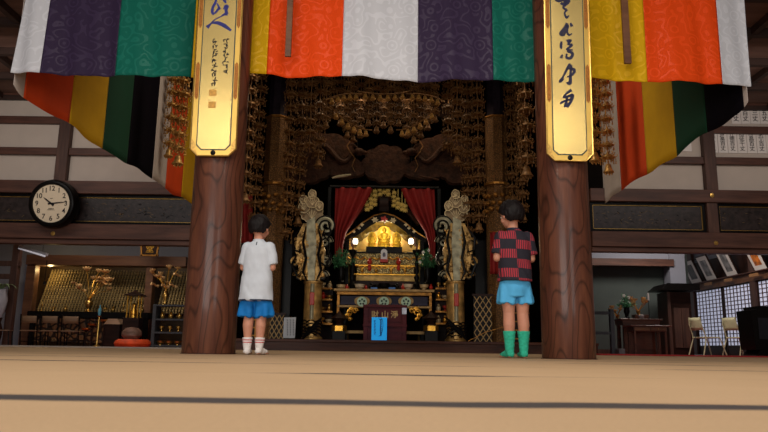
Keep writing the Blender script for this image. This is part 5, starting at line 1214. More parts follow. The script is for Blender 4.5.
# swags of small bells between them
def swag(p0, p1, sag, Y, n, label):
    t = thing('bell_swag', label, 'hanging ornament', tuple((P(*p0, Y)+P(*p1, Y))/2), 'swags of little gilt bells'); q = MB(); pts = []
    for i in range(n+1):
        u = i/n; px = p0[0]+(p1[0]-p0[0])*u; py = p0[1]+(p1[1]-p0[1])*u+sag*4*u*(1-u); pts.append(P(px, py, Y))
    q.tube(pts, 0.012, 6); q.build('chain', M['pendantdim'], t)
    for p in pts[1:-1]:
        o = bpy.data.objects.new('bell', shared(BELL, M['pendant'])); C.objects.link(o); o.parent = t; o.location = p-t.location-Vector((0, 0, 0.10)); o.scale = (0.62, 0.62, 0.62)
swag((326, 100), (362, 94), -3, 11.6, 6, 'upper swag of gilt bells left of the middle, over the shrine')
swag((406, 94), (444, 101), -3, 11.6, 6, 'upper swag of gilt bells right of the middle, over the shrine')
swag((330, 106), (372, 130), 6, 11.65, 7, 'lower drooping swag of gilt bells on the left of the shrine')
swag((438, 106), (396, 130), 6, 11.65, 7, 'lower drooping swag of gilt bells on the right of the shrine')
swag((358, 91), (410, 91), 3, 11.6, 7, 'short middle swag of gilt bells right under the white panel')
# ---------------------------------------------------------------- carved transom: clouds, boss and coiling dragons
def scallop(cx, cy, rx, ry, n, amp, ph=0):
    return [(cx+rx*(1+amp*abs(math.sin(n*a/2+ph)))*math.cos(a), cy+ry*(1+amp*abs(math.sin(n*a/2+ph)))*math.sin(a)) for a in [2*PI*k/72 for k in range(72)]]
def pp(pts, Y): return [(P(a, b, Y).x, P(a, b, Y).z) for a, b in pts]
Yt_ = 12.9
t = thing('carved_transom', 'dark carved wooden transom with clouds and dragons above the red curtains', 'carving', (XX(384, 160, Yt_), Yt_, ZZ(384, 188, Yt_)))
q = MB(); q.prism(pp([(292, 100), (478, 102), (478, 118), (292, 116)], Yt_+0.3), Yt_+0.25, Yt_+0.35); q.build('beam', M['darkwood'], t)
q = MB(); q.prism(pp(scallop(386, 165, 22, 17, 9, 0.12), Yt_), Yt_-0.12, Yt_+0.1); q.build('boss', M['carve'], t)
for s in (-1, 1):
    for (cx, cy, rx_, ry_, n, dy) in ((63, 150, 30, 14, 9, 0.02), (40, 170, 20, 9, 7, -0.04), (78, 172, 22, 12, 8, -0.06), (52, 158, 18, 16, 8, 0.05)):
        q = MB(); q.prism(pp(scallop(385+s*cx, cy+s*0.8, rx_, ry_, n, 0.13, cx), Yt_), Yt_-0.10+dy, Yt_+0.1+dy); q.build('cloud', M['carve'], t)
    q = MB(); pts = []
    for i in range(26):
        u = i/25; pts.append(P(385+s*(30+62*u), 150+10*math.sin(u*9)+12*u, Yt_-0.16)+Vector((0, 0.03*math.sin(u*20), 0)))
    q.tube(pts, [0.035+0.03*math.sin(PI*i/25) for i in range(26)], 8); q.build('dragon_body', M['carve'], t, smooth=True)
    q = MB(); c = P(385+s*26, 152, Yt_-0.2); q.ball(c, (0.11, 0.09, 0.08), 12, 8); q.ball(c+Vector((-s*0.1, -0.02, -0.02)), (0.07, 0.05, 0.045), 10, 6)
    for k in (-1, 1): q.tube([c+Vector((s*0.03, k*0.03, 0.06)), c+Vector((s*0.1, k*0.04, 0.14)), c+Vector((s*0.2, k*0.05, 0.15))], [0.02, 0.014, 0.004], 6)
    q.build('dragon_head', M['carve'], t, smooth=True)
    q = MB(); pts = [P(385+s*x_, y_, Yt_-0.18) for x_, y_ in ((28, 142), (34, 140), (38, 146), (35, 152), (30, 158), (33, 166), (30, 172))]; q.tube(pts, [0.012, 0.014, 0.014, 0.012, 0.012, 0.01, 0.006], 6); q.build('whisker', M['pendantdim'], t, smooth=True)
q = MB(); pts = [P(332, 178, 12.6), P(339, 176.5, 12.6), P(346, 175.5, 12.6), P(351, 174.5, 12.6)]; q.tube(pts, [0.02, 0.03, 0.028, 0.012], 8); o = q.build('silvered_claw', plain('tarnished_silver', srgb(150, 142, 118), 0.35, 0.5), t, smooth=True)
q = MB(); pts = [P(420, 176, 12.6), P(426, 177.5, 12.6), P(432, 178.5, 12.6), P(439, 180, 12.6)]; q.tube(pts, [0.012, 0.024, 0.024, 0.014], 8); q.build('claw', M['carve'], t, smooth=True)
# ---------------------------------------------------------------- red curtains of the shrine
def red_curtain(outer, label):
    """outer/inner edges given top to bottom as (py, px_outer, px_inner)"""
    Y = 12.75; t_ = MB()
    def fn(u, v):
        k = v*(len(outer)-1); i = min(int(k), len(outer)-2); f = k-i
        py, a, b = [outer[i][j]+(outer[i+1][j]-outer[i][j])*f for j in range(3)]
        px = a+(b-a)*u; p = P(px, py, Y); return p+Vector((0, 0.035*math.sin(u*4.2*2*PI+v*2)*(0.6+0.6*v)+0.012*math.sin(u*19), 0))
    t_.grid(fn, 48, 24); o = t_.build('red_curtain', M['redcloth'], smooth='all'); md = o.modifiers.new('t', 'SOLIDIFY'); md.thickness = 0.01
    tag(o, label, 'curtain', 'red shrine curtains')
red_curtain([(187.5, 335.5, 373), (200, 335, 367), (215, 334.5, 358), (232, 334.5, 346.5), (246, 334.5, 343), (262, 335.5, 342.5)], 'crimson curtain tied back on the left of the altar shrine')
red_curtain([(188.5, 434.5, 401), (200, 435, 406), (215, 435.5, 414), (232, 435.5, 425), (246, 435.5, 429), (262, 434.5, 429.5)], 'crimson curtain tied back on the right of the altar shrine')
q = MB(); a, b = P(330, 186.5, 12.75), P(439, 188, 12.75); q.tube([a, b], 0.03, 10); t = thing('curtain_rail', 'black rail over the crimson curtains of the shrine', 'rail', tuple((a+b)/2)); q.build('rail', M['black'], t, smooth=True)
for e_ in (a, b): q = MB(); q.bx(e_.x-0.03, e_.x+0.03, 12.72, 12.78, ZPL, e_.z-0.02); q.build('post', M['black'], t)
if 0: tag(o, 'black rail over the crimson curtains of the shrine', 'rail')
for px0, nm in ((246, 'left'), (495, 'right')):
    Yq = 12.1
    for k in range(1):
        def fn(u, v): return P(px0-5+11*u, (195 if nm == 'left' else 232)+(48 if nm == 'left' else 42)*v, Yq)+Vector((0, 0.03*math.sin(u*14), 0))
        q = MB(); q.grid(fn, 20, 10); tp_ = P(px0, 195 if nm == 'left' else 232, Yq); t = thing('red_drape', 'narrow red drape hanging beside the gilded column, near the %s pillar' % nm, 'drape', tuple(tp_), 'narrow red drapes'); o = q.build('cloth', M['redcloth'], t, smooth='all'); md = o.modifiers.new('t', 'SOLIDIFY'); md.thickness = 0.01
        q = MB(); q.tube([P(px0-6, 194.6 if nm == 'left' else 231.6, Yq), P(px0+7, 194.8 if nm == 'left' else 231.8, Yq)], 0.014, 8); q.tube([P(px0+5, 194.8 if nm == 'left' else 231.8, Yq), P(266 if nm == 'left' else 496, 195 if nm == 'left' else 232, 12.28)], 0.012, 8); q.build('rod', M['golddim'], t)
# ---------------------------------------------------------------- shrine
Ysh = 13.6
t = thing('altar_shrine', 'black gabled altar shrine with a glowing gilt interior', 'shrine', (XX(384, 300, Ysh), Ysh, ZPL))
roof_b = [(343, 238), (352, 231.5), (362, 223), (374, 215.5), (384, 213), (394, 215.5), (406, 223), (416, 231.5), (426, 238)]
low = [(426, 243), (417, 239), (408, 234.5), (398, 226.5), (390, 222), (384, 220.5), (378, 222), (370, 226.5), (360, 234), (351, 238.5), (343, 242.5)]
q = MB(); q.prism(pp(roof_b+low, Ysh-0.25), Ysh-0.3, Ysh+0.7); q.build('gable_roof', M['black'], t)
q = MB(); q.tube([P(a, b, Ysh-0.32) for a, b in roof_b], 0.016, 6); q.build('roof_edge', M['golddim'], t, smooth=True)
q = MB(); pl_ = [P(a, b-2.5, Ysh-0.15) for a, b in ((350, 226), (361, 212), (372, 206), (378, 201), (390, 201), (396, 206), (407, 213), (419, 227))]; q.tube(pl_, 0.05, 8); q.build('upper_gable', M['carve'], t, smooth=True)
q = MB(); q.prism(pp([(380, 196), (388, 196), (389, 212), (379, 212)], Ysh-0.2), Ysh-0.28, Ysh-0.05); q.build('king_post', M['darkwood'], t)
for px in (347, 422):
    q = MB(); p0 = P(px, 260, Ysh-0.25); q.bx(p0.x-0.035, p0.x+0.035, Ysh-0.28, Ysh-0.2, ZPL, ZZ(px, 236, Ysh-0.25)); q.build('post', M['black'], t)
    q = MB(); q.bx(p0.x+(0.045 if px < 384 else -0.06), p0.x+(0.06 if px < 384 else -0.045), Ysh-0.29, Ysh-0.2, ZZ(px, 256, Ysh-0.25), ZZ(px, 238, Ysh-0.25)); q.build('gold_strip', M['gold'], t)
M['creamgold'] = plain('gilt_interior', srgb(244, 214, 140), 0.6, 0.1, var=0.06, scale=3)
q = MB(); q.prism(pp([(349, 258), (349, 236), (384, 214), (420, 236), (420, 258)], Ysh+0.65), Ysh+0.66, Ysh+0.7); q.build('back_panel', M['creamgold'], t)
for px, s in ((348, 1), (421, -1)):
    p0 = P(px, 245, Ysh-0.2); q = MB(); q.bx(p0.x, p0.x+s*0.02, Ysh-0.18, Ysh+0.66, ZPL, ZZ(px, 236, Ysh)); q.build('side_panel', M['creamgold'], t)
q = MB(); q.bx(XX(348, 250, Ysh), XX(421, 250, Ysh), Ysh-0.15, Ysh+0.65, ZZ(384, 262, Ysh), ZZ(384, 255.5, Ysh)); q.build('interior_floor', M['black'], t)
def badge(px, py, r, mat, n, nm):
    c = P(px, py, Ysh-0.335); q = MB(); pts = []
    for k in range(n*8):
        a = 2*PI*k/(n*8); rr = r*(0.78+0.22*math.cos(n*a)); pts.append((c.x+rr*math.cos(a), c.z+rr*math.sin(a)*0.9))
    q.prism(pts, Ysh-0.335, Ysh-0.302); q.build(nm, mat, t)
M['palegold'] = plain('pale_gilt', srgb(200, 180, 140), 0.4, 0.4)
badge(384, 219, 0.075, M['redlac'], 5, 'red_leaf_crest')
for s in (-1, 1): badge(384+s*9, 220+s*0.3, 0.065, M['palegold'], 6, 'flower_crest'); 
for s in (-1, 1):
    for dx, dy, r in ((22, 224.5, 0.04), (25, 228, 0.034), (30, 231.5, 0.034)): badge(384+s*dx, dy, r, M['palegold'], 4, 'rivet_crest')
M['tasselgold'] = plain('bright_tassel', srgb(236, 206, 120), 0.4, 0.2, var=0.3)
# little gilt tassels under the gable top
for k, (px, y0, y1) in enumerate(((367, 203, 211), (371, 198, 209), (375, 193, 206), (380, 189, 196), (384, 188, 194), (388, 189, 196), (394, 194, 207), (398, 197, 209), (402, 203, 211), (405, 206, 212))):
    strand(px, y0-4, y1, 12.79, 5.5, 4.4, 'tiny bright gilt tassel under the shrine eave, %s from the left' % ords[k], 'tasselgold', bell=False, ztop=ZZ(px, 187.2, 12.79), group='tiny gilt tassels of the shrine')
# buddha and attendants
def lotus_seat(q, c, r, h_):
    q.lathe([(r*0.8, 0), (r, h_*0.3), (r*0.85, h_*0.6), (r*0.95, h_)], c, 24, lobes=12, amp=0.06)
def seated(px, pyb, pyt, Y, label, cat='statue', sc=1.0):
    b0, tp = P(px, pyb, Y), P(px, pyt, Y); H = tp.z-b0.z; t = thing('buddha_statue' if sc == 1 else 'attendant_statue', label, cat, tuple(b0))
    q = MB(); lotus_seat(q, b0, H*0.26, H*0.20); q.build('lotus_throne', M['statuegold'], t, smooth=True)
    z0 = b0+Vector((0, 0, H*0.20)); q = MB()
    q.ball(z0+Vector((0, -0.02*H, H*0.07)), (H*0.25, H*0.16, H*0.08), 20, 12)
    ellp = [(0, 0.14), (0.1, 0.125), (0.22, 0.13), (0.33, 0.155), (0.39, 0.12), (0.42, 0.05), (0.46, 0.045)]
    q.lathe([(r*H, z*H) for z, r in ellp], z0+Vector((0, 0, H*0.03)), 20, sc=(1, 0.7))
    q.ball(z0+Vector((0, -0.01*H, H*0.545)), (H*0.072, H*0.075, H*0.09), 16, 12); q.ball(z0+Vector((0, 0, H*0.635)), (H*0.035, H*0.035, H*0.03), 10, 8)
    for s in (-1, 1):
        q.tube([z0+Vector((s*H*0.15, 0, H*0.36)), z0+Vector((s*H*0.20, -H*0.03, H*0.2)), z0+Vector((s*H*0.05, -H*0.14, H*0.13))], [H*0.05, H*0.045, H*0.03], 8)
        q.ball(z0+Vector((s*H*0.075, 0, H*0.54)), (H*0.012, H*0.02, H*0.035), 6, 5)
    bake(q, H*0.02, 2, 'figure', M['statuegold'], None); o = C.objects[-1]; o.parent = t; o.data.transform(wm(t).inverted())
    q = MB(); c = z0+Vector((0, H*0.13, H*0.36)); pts = []
    for k in range(60):
        a = 2*PI*k/60; ry = 0.42 if math.sin(a) > 0 else 0.34; rr = 1+0.05*math.cos(15*a); pts.append((c.x+H*0.27*rr*math.cos(a), c.z+H*ry*rr*math.sin(a)))
    q.prism(pts, c.y, c.y+0.02); q.build('halo', M['statuegold'], t)
    q = MB(); mm_ = Matrix.Rotation(PI/2, 3, 'X'); q.lathe([(H*0.13, 0), (H*0.15, 0.0), (H*0.15, 0.02), (H*0.13, 0.02)], c+Vector((0, 0.0, H*0.18)), 28, m=mm_); q.build('halo_ring', M['gold'], t)
    return t
seated(384, 249, 223.5, Ysh+0.3, 'seated gilt buddha on a lotus throne in the middle of the shrine')
seated(372, 248, 231, Ysh+0.35, 'small gilt attendant on the side of the buddha toward the white shirted boy', sc=0.6)
seated(396.5, 248.5, 231, Ysh+0.35, 'small gilt attendant on the side of the buddha toward the checked shirt boy', sc=0.6)
q = MB(); a, b = P(366, 252.5, Ysh-0.02), P(402, 252.5, Ysh); q.bx(a.x, b.x, Ysh-0.1, Ysh+0.5, ZZ(384, 255.4, Ysh), ZZ(384, 249.3, Ysh+0.3)-0.002); tag(q.build('statue_plinth', M['black'], bevel=0.006), 'low black plinth carrying the three gilt statues', 'plinth')
point('shrine_fill', (XX(384, 232, Ysh-0.1), Ysh-0.12, ZZ(384, 227, Ysh-0.1)), 6.0, (1.0, 0.88, 0.56), 0.06)  # hidden light added inside the shrine to brighten the statues
for px_ in (372, 384, 397): point('shrine_back_fill', (XX(px_, 238, Ysh+0.55), Ysh+0.57, ZZ(px_, 238, Ysh+0.55)), 1.6, (1.0, 0.84, 0.5), 0.05)  # hidden lights added behind the statues to brighten the back panel
# lanterns
def lantern(px, label):
    Y = 13.16; c = P(px, 241.3, Y); t = thing('hanging_lantern', label, 'lantern', tuple(c), 'glowing lanterns in front of the shrine')
    q = MB(); q.lathe([(0.02, -0.055), (0.04, -0.05), (0.05, -0.01), (0.045, 0.03), (0.03, 0.05), (0, 0.05)], c, 16); q.build('globe', M['glow'], t, smooth=True)
    q = MB(); q.lathe([(0.06, 0.05), (0.05, 0.065), (0.02, 0.08), (0.008, 0.1), (0, 0.1)], c, 12); q.build('cap', M['brass'], t, smooth=True); q = MB(); q.lathe([(0.03, -0.058), (0.045, -0.06), (0.03, -0.09), (0.012, -0.12), (0, -0.13)], c, 12); q.build('cup', M['brass'], t, smooth=True)
    q = MB(); q.cyl(c+Vector((0, 0, 0.1)), (c.x, Y, ZZ(px, 117, Y)), 0.007, seg=6); q.build('chain', M['black'], t)
    q = MB(); q.bx(c.x+(-0.09 if px < 384 else 0.06), c.x+(-0.06 if px < 384 else 0.09), Y-0.01, Y+0.03, c.z-0.10, c.z+0.09); q.build('side_bracket', M['darkwood'], t)
    point('lantern_glow', (c.x, Y-0.11, c.z), 4.5, (1.0, 0.88, 0.64), 0.05)
lantern(355.5, 'glowing white lantern left of the gilt buddha'); lantern(411, 'glowing white lantern right of the gilt buddha')
# ---------------------------------------------------------------- gold altar tiers
def tier_box(a, b, y0, y1, Y, d, mat, nm, label, cat='altar tier', par=None):
    x0, x1 = XX(a, (y0+y1)/2, Y), XX(b, (y0+y1)/2, Y); q = MB(); q.bx(x0, x1, Y, Y+d, ZZ(384, y1, Y), ZZ(384, y0, Y)); return q.build(nm, mat, par, bevel=0.004)
M['oldgold2'] = plain('mid_gilt', srgb(190, 156, 90), 0.45, 0.35, var=0.35, scale=14)
t = thing('offering_altar', 'stepped gilt offering altar with pierced fronts below the buddha', 'altar', (XX(384, 290, 13.0), 13.0, ZPL))
tier_box(346, 424, 253.3, 264.5, 13.0, 0.26, M['tiegold'], 'upper_tier', '', par=t)
tier_box(349, 421, 251.8, 253.2, 12.97, 0.3, M['black'], 'upper_board', '', par=t)
tier_box(355, 416, 264.8, 266.5, 12.86, 0.4, M['gold'], 'middle_board', '', par=t)
tier_box(357, 414, 266.7, 273.5, 12.9, 0.34, M['tiegold'], 'middle_tier', '', par=t)
tier_box(352, 419, 273.7, 275.2, 12.78, 0.48, M['gold'], 'lower_board', '', par=t)
tier_box(356, 416, 275.4, 281, 12.82, 0.4, M['oldgold2'], 'lower_tier', '', par=t)
tier_box(350, 420, 281.2, 292, 12.78, 0.48, M['darkwood'], 'base', '', par=t)
q = MB()
for (y0, Y, a, b) in ((263.5, 12.98, 348, 422), (272.5, 12.885, 359, 412)):
    for k in range(9):
        u0_ = a+(b-a)*k/9; u1_ = a+(b-a)*(k+1)/9; q.tube([P(u0_+(u1_-u0_)*j/6, y0-1.5+2.4*math.sin(PI*j/6)-5, Y) for j in range(7)], 0.014, 5)
q.build('gilt_ribbon_scrolls', M['gold'], t, smooth=True)
# white tablet
Y = 12.88; b0 = P(384, 259.5, Y); t = thing('memorial_tablet', 'white arched tablet on a red stand in front of the buddha', 'tablet', tuple(b0))
hw, hz = 0.062, ZZ(384, 249, Y)-b0.z; pts = [(b0.x-hw, b0.z), (b0.x+hw, b0.z)]+[(b0.x+hw*math.cos(a), b0.z+hz*0.66+hz*0.34*math.sin(a)) for a in [PI*k/10 for k in range(11)]]
q = MB(); q.prism(pts, Y-0.012, Y+0.012); q.build('panel', plain('white_tablet', srgb(214, 216, 222), 0.6, var=0.03), t)
q = MB(); q.lathe([(0.02, 0), (0.03, 0.03), (0.022, 0.07), (0.0, 0.09)], b0+Vector((0, -0.016, 0.05)), 10, sc=(1, 0.3)); q.build('painted_figure', plain('grey_ink', srgb(110, 112, 130), 0.7), t)
q = MB(); q.bx(b0.x-0.075, b0.x+0.075, Y-0.07, Y+0.07, b0.z-0.06, b0.z-0.001); q.build('stand', M['redlac'], t, bevel=0.005)
# small things on the tiers
def item(kind, px, py, Y, lab, mat, sc, cat=None, group=None):
    p = P(px, py, Y)
    o = vessel(p, lab, kind, sc, mat, group)
    return o
for px, nm in ((369.5, 'left'), (398.5, 'right')):
    item('jar', px, 264.6, 12.88, 'small red lacquer jar on the gilt altar, %s of the white tablet' % nm, 'redlac', 1.0, group='red lacquer jars on the gilt altar')
    def fn(u, v, px=px): return P(px-1.6+3.2*u, 265+5.5*v, 12.84)+Vector((0, 0.01*math.sin(u*9), 0))
    q = MB(); q.grid(fn, 6, 4); o = q.build('red_ribbon', M['redlac'], smooth='all'); md = o.modifiers.new('t', 'SOLIDIFY'); md.thickness = 0.006; tag(o, 'short red ribbon hanging under the %s lacquer jar' % nm, 'ribbon', 'red ribbons on the altar')
for k, (px, kd) in enumerate(((362, 'cup'), (376, 'cup'), (391, 'cup'), (405, 'cup'))):
    item(kd, px, 273.6, 12.82, 'small gilt offering cup on the lower altar board, %s from the left' % ords[k], 'gold', 0.8, group='gilt offering cups')
# ---------------------------------------------------------------- tall black candle stands
def tall_stand(px, label):
    Y = 12.45; c = P(px, 291, Y); H = ZZ(px, 249.5, Y)-c.z; t = thing('candle_stand', label, 'candle stand', tuple(c), 'tall black candle stands')
    prof = [(0.10, 0), (0.10, 0.02), (0.05, 0.06), (0.075, 0.12), (0.03, 0.17), (0.06, 0.24), (0.03, 0.30), (0.055, 0.37), (0.028, 0.43), (0.05, 0.50), (0.025, 0.56), (0.03, H-0.14), (0.085, H-0.05), (0.095, H-0.01), (0.02, H)]
    q = MB(); q.lathe([(r*0.8, z) for r, z in prof], c, 16, lobes=6, amp=0.05); q.build('stem', M['black'], t, smooth=True)
    q = MB(); q.cyl(c+Vector((0, 0, H)), c+Vector((0, 0, H+0.09)), 0.018); q.build('candle', plain('amber_candle', srgb(120, 60, 40), 0.5), t)
tall_stand(352, 'tall black turned candle stand in front of the shrine, left of the tablet'); tall_stand(416.5, 'tall black turned candle stand in front of the shrine, right of the tablet')
pine(P(341, 283, 12.35), 0.34, 'bushy green plant in a dark vase left of the gilt altar', 1.35, pot='black', flowers=2, seed=3)
pine(P(427.5, 283.5, 12.35), 0.34, 'bushy green plant with pale flowers right of the gilt altar', 1.35, pot='black', flowers=7, seed=5)
# ---------------------------------------------------------------- front altar table
Y = 12.2
t = thing('altar_table', 'long gilt and black altar table with three pale round crests', 'table', (XX(384, 335, Y), Y, ZPL))
x0, x1 = XX(334, 293, Y), XX(434, 293, Y); M['oldgold'] = plain('dull_gilt_board', srgb(150, 120, 74), 0.45, 0.35, var=0.3, scale=10)
def tb(a, b, y0, y1, dy0, dy1, mat, nm, bev=0.004):
    q = MB(); q.bx(XX(a, (y0+y1)/2, Y), XX(b, (y0+y1)/2, Y), Y+dy0, Y+dy1, ZZ(384, y1, Y), ZZ(384, y0, Y)); return q.build(nm, mat, t, bevel=bev)
tb(334, 434, 289.6, 292, -0.12, 0.5, M['oldgold'], 'tabletop'); tb(337, 431, 292.2, 295.5, -0.08, 0.45, M['golddim'], 'upper_rail')
tb(340, 428, 296, 305, 0.05, 0.1, plain('indigo_panel', srgb(34, 30, 62), 0.5, var=0.2), 'indigo_panel'); tb(338, 430, 305.8, 308, -0.06, 0.4, M['oldgold'], 'lower_rail')
tb(336, 432, 331, 334, -0.1, 0.4, M['oldgold'], 'foot_rail')
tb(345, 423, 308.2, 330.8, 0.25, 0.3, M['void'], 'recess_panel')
for a in (337, 429):
    q = MB(); q.bx(XX(a, 310, Y), XX(a+2.5, 310, Y), Y-0.05, Y+0.03, ZPL, ZZ(384, 292, Y)); q.build('leg', M['golddim'], t)
for k, px in enumerate((362, 384, 406)):
    c = P(px, 301.8, Y-0.06); q = MB(); mm_ = Matrix.Rotation(PI/2, 3, 'X')
    pts = scallop(px, 301, 7.5, 4.5, 4, 0.06); q.prism(pp(pts, Y-0.02), Y-0.02, Y+0.04); q.build('crest_housing', M['oldgold'], t)
    q = MB(); q.lathe([(0, 0), (0.088, 0), (0.088, 0.02), (0, 0.024)], c, 28, m=mm_); cr0 = q.build('crest', plain('pale_green_enamel', srgb(170, 200, 176), 0.4, var=0.04), t)
    for j in range(5):
        a = PI/2+2*PI*j/5; q = MB(); q.ball(c+Vector((0.042*math.cos(a), -0.026, 0.042*math.sin(a))), (0.018, 0.004, 0.018), 10, 6); q.build('crest_petal', plain('crest_dark', srgb(40, 60, 56), 0.5), cr0)
for s, px in ((-1, 350), (1, 417)):
    q = MB()
    for (dx, dy, r) in ((0, 0, 0.07), (-s*0.09, 0.03, 0.055), (s*0.04, -0.06, 0.05), (-s*0.02, 0.05, 0.05), (s*0.0, -0.12, 0.035)):
        c = P(px, 312.5, Y-0.08); pts = [c+Vector((dx+r*(1-k/14)*math.cos(k*0.75)*1, 0, dy+r*(1-k/14)*math.sin(k*0.75))) for k in range(13)]; q.tube(pts, [0.02-0.001*k for k in range(13)], 6)
    q.build('scroll_bracket', M['gold'], t, smooth=True)
# white cloth dishes, dark vessels and bits of colour on it
zt_ = 289.4
seqs = [(341, 'bowl', 'palegold', 1.2), (347, 'jar', 'redlac', 0.7), (359.5, 'bowl', 'paperw', 1.3), (366, 'jar', 'redlac', 0.6), (371, 'jar', 'blk', 0.9), (377, 'bowl', 'blk', 1.1), (384, 'bowl', 'blk', 1.5), (391.5, 'bowl', 'blk', 1.1), (397, 'jar', 'blk', 0.9), (403, 'jar', 'redlac', 0.8), (408, 'bowl', 'paperw', 1.3), (424, 'bowl', 'palegold', 1.2), (431, 'jar', 'redlac', 0.7)]
M['paperw'] = plain('white_dish', srgb(200, 186, 160), 0.4); M['blk'] = M['black']
nmz = {'palegold': 'pale gilt', 'redlac': 'red lacquer', 'paperw': 'white', 'blk': 'black'}
for k, (px, kd, mt_, sc_) in enumerate(seqs):
    item(kd, px, zt_, 12.2, '%s %s on the crested altar table, %s from the left' % (nmz[mt_], kd, ords[k]), mt_, sc_, group='vessels on the crested altar table')
# blue and pale strips beside the centre bowl
for px, nm in ((374, 'left'), (392, 'right')):
    p = P(px, 289.4, 12.14); q = MB(); q.bx(p.x-0.06, p.x+0.06, 12.10, 12.13, p.z, p.z+0.035); tag(q.build('blue_card', plain('blue_card', srgb(70, 120, 190), 0.6), bevel=0.003), 'small blue card before the black bowl, on its %s' % nm, 'card', 'blue cards on the altar table')
# lamp stands with gilt hexagon shades low at each side
for s, px, nm in ((-1, 339, 'left'), (1, 431, 'right')):
    Yq = 11.9; c = Vector((XX(px, 335, Yq), Yq, ZPL)); zz = ZZ(px, 316, Yq)
    t = thing('floor_lantern', 'low dark lantern stand with a gilt base, %s of the offering box' % nm, 'lantern', tuple(c), 'low lantern stands beside the offering box')
    z4 = ZZ(px, 331, Yq); z3 = ZZ(px, 326, Yq)
    q = MB(); q.bx(c.x-0.11, c.x+0.11, Yq-0.1, Yq+0.1, ZPL, z4); q.build('base', M['black'], t, bevel=0.004)
    q = MB(); q.lathe([(0.13, z4), (0.13, z3), (0.10, z3+0.01)], (c.x, Yq, 0), 6); q.build('gilt_base_ring', M['gold'], t)
    q = MB(); q.lathe([(0.09, z3+0.01), (0.05, z3+0.06), (0.11, zz-0.05), (0.16, zz-0.04), (0.1, zz), (0.03, zz+0.06), (0, zz+0.1)], (c.x, Yq, 0), 6); q.build('lantern_body', M['darkwood'], t)
# ---------------------------------------------------------------- offering box
Y = 11.55; x0, x1 = XX(363.5, 320, Y), XX(406.5, 320, Y); zt = ZZ(384, 304.8, Y)
t = thing('offering_box', 'dark red brown offering box with gilt characters behind the blue sign', 'offering box', ((x0+x1)/2, Y, ZPL))
M['maroon'] = wood('maroon_wood', srgb(66, 22, 30), srgb(88, 32, 38), 'x', 1.5, 0.4, spec=0.12)
q = MB(); q.bx(x0+0.03, x1-0.03, Y, Y+0.4, ZPL, zt-0.02); q.build('body', M['maroon'], t)
q = MB(); q.bx(x0-0.01, x1+0.01, Y-0.03, Y+0.43, zt-0.045, zt); q.build('top_rim', M['maroon'], t, bevel=0.006)
zb_ = ZZ(384, 325.5, Y); q = MB(); q.bx(x0-0.01, x1+0.01, Y-0.03, Y+0.4, zb_-0.02, zb_+0.02); q.build('plinth_band', M['maroon'], t, bevel=0.005)
for a, b in ((x0, x0+0.075), (x1-0.075, x1)): q = MB(); q.bx(a, b, Y-0.022, Y+0.05, ZPL, zt-0.046); q.build('corner_post', M['maroon'], t, bevel=0.005)
q = MB(); q.bx(x0+0.09, x1-0.09, Y-0.012, Y-0.001, ZZ(384, 322, Y), zt-0.07); q.build('front_panel', M['maroon'], t, bevel=0.004)
M['charg'] = plain('faded_gilt', srgb(190, 160, 104), 0.5, 0.3)
for px, ch in ((375, '財'), (385, '山'), (394.5, '淨')):
    c = P(px, 315, Y-0.013); textmesh(ch, 0.13, M['charg'], 'gilt_character', Matrix.Translation(c) @ FACE, t, depth=0.002)
q = MB(); c = P(404.3, 311, Y-0.024); q.bx(c.x-0.04, c.x+0.04, Y-0.03, Y-0.0225, c.z-0.055, c.z+0.055); q.build('silver_plate', plain('silver_plate', srgb(170, 172, 184), 0.35, 0.6), t, bevel=0.003)
q = MB()
for k in range(9): xx_ = x0+0.08+(x1-x0-0.16)*k/8; q.bx(xx_-0.012, xx_+0.012, Y, Y+0.4, zt-0.015, zt+0.012)
q.build('top_grating', M['maroon'], t)
# blue sign
Yq = 11.32; M['cyan'] = plain('bright_blue_board', srgb(8, 168, 246), 0.45, var=0.04, emit=srgb(8, 160, 246), es=0.35)
a, b, c_, d_ = P(371.2, 317.3, Yq+0.03), P(387, 317.8, Yq+0.03), P(386.8, 340, Yq), P(371.4, 339.8, Yq)
t = thing('blue_sign', 'bright blue standing sign with handwriting before the offering box', 'sign', ((a.x+b.x)/2, Yq, ZPL))
q = MB(); q.bx(d_.x, b.x, Yq, Yq+0.012, ZPL+0.001, a.z); q.build('board', M['cyan'], t, bevel=0.002)
def sfx(px, py): return Vector((P(px, py, Yq).x, Yq-0.002, P(px, py, Yq).z))
q = MB()
for k in range(8):
    y = 319.5+k*2.1; stroke(q, [(380+0.5*math.sin(k), y), (381.5, y+0.5), (379.8, y+1.3), (381.6+0.3*math.sin(k*2), y+1.8)], [0.5, 0.8, 0.5, 0.3], sfx)
stroke(q, [(378.5, 318.5), (380.5, 319.5), (382, 318.8), (383, 324), (382, 332), (378.5, 337)], [0.5, 0.7, 0.5, 0.6, 0.6, 0.4], sfx)
for k in range(5): y = 321+k*3; stroke(q, [(373.5, y), (375.5, y-0.4), (374.4, y+1.2), (376, y+2)], [0.4, 0.6, 0.5, 0.3], sfx)
q.build('handwriting', plain('navy_ink', srgb(10, 50, 110), 0.6), t)
q = MB(); q.prism([(d_.x+0.05, ZPL), (b.x-0.05, ZPL), (b.x-0.05, ZPL+0.01), (d_.x+0.05, ZPL+0.01)], Yq+0.013, Yq+0.12); q.build('foot', M['cyan'], t)
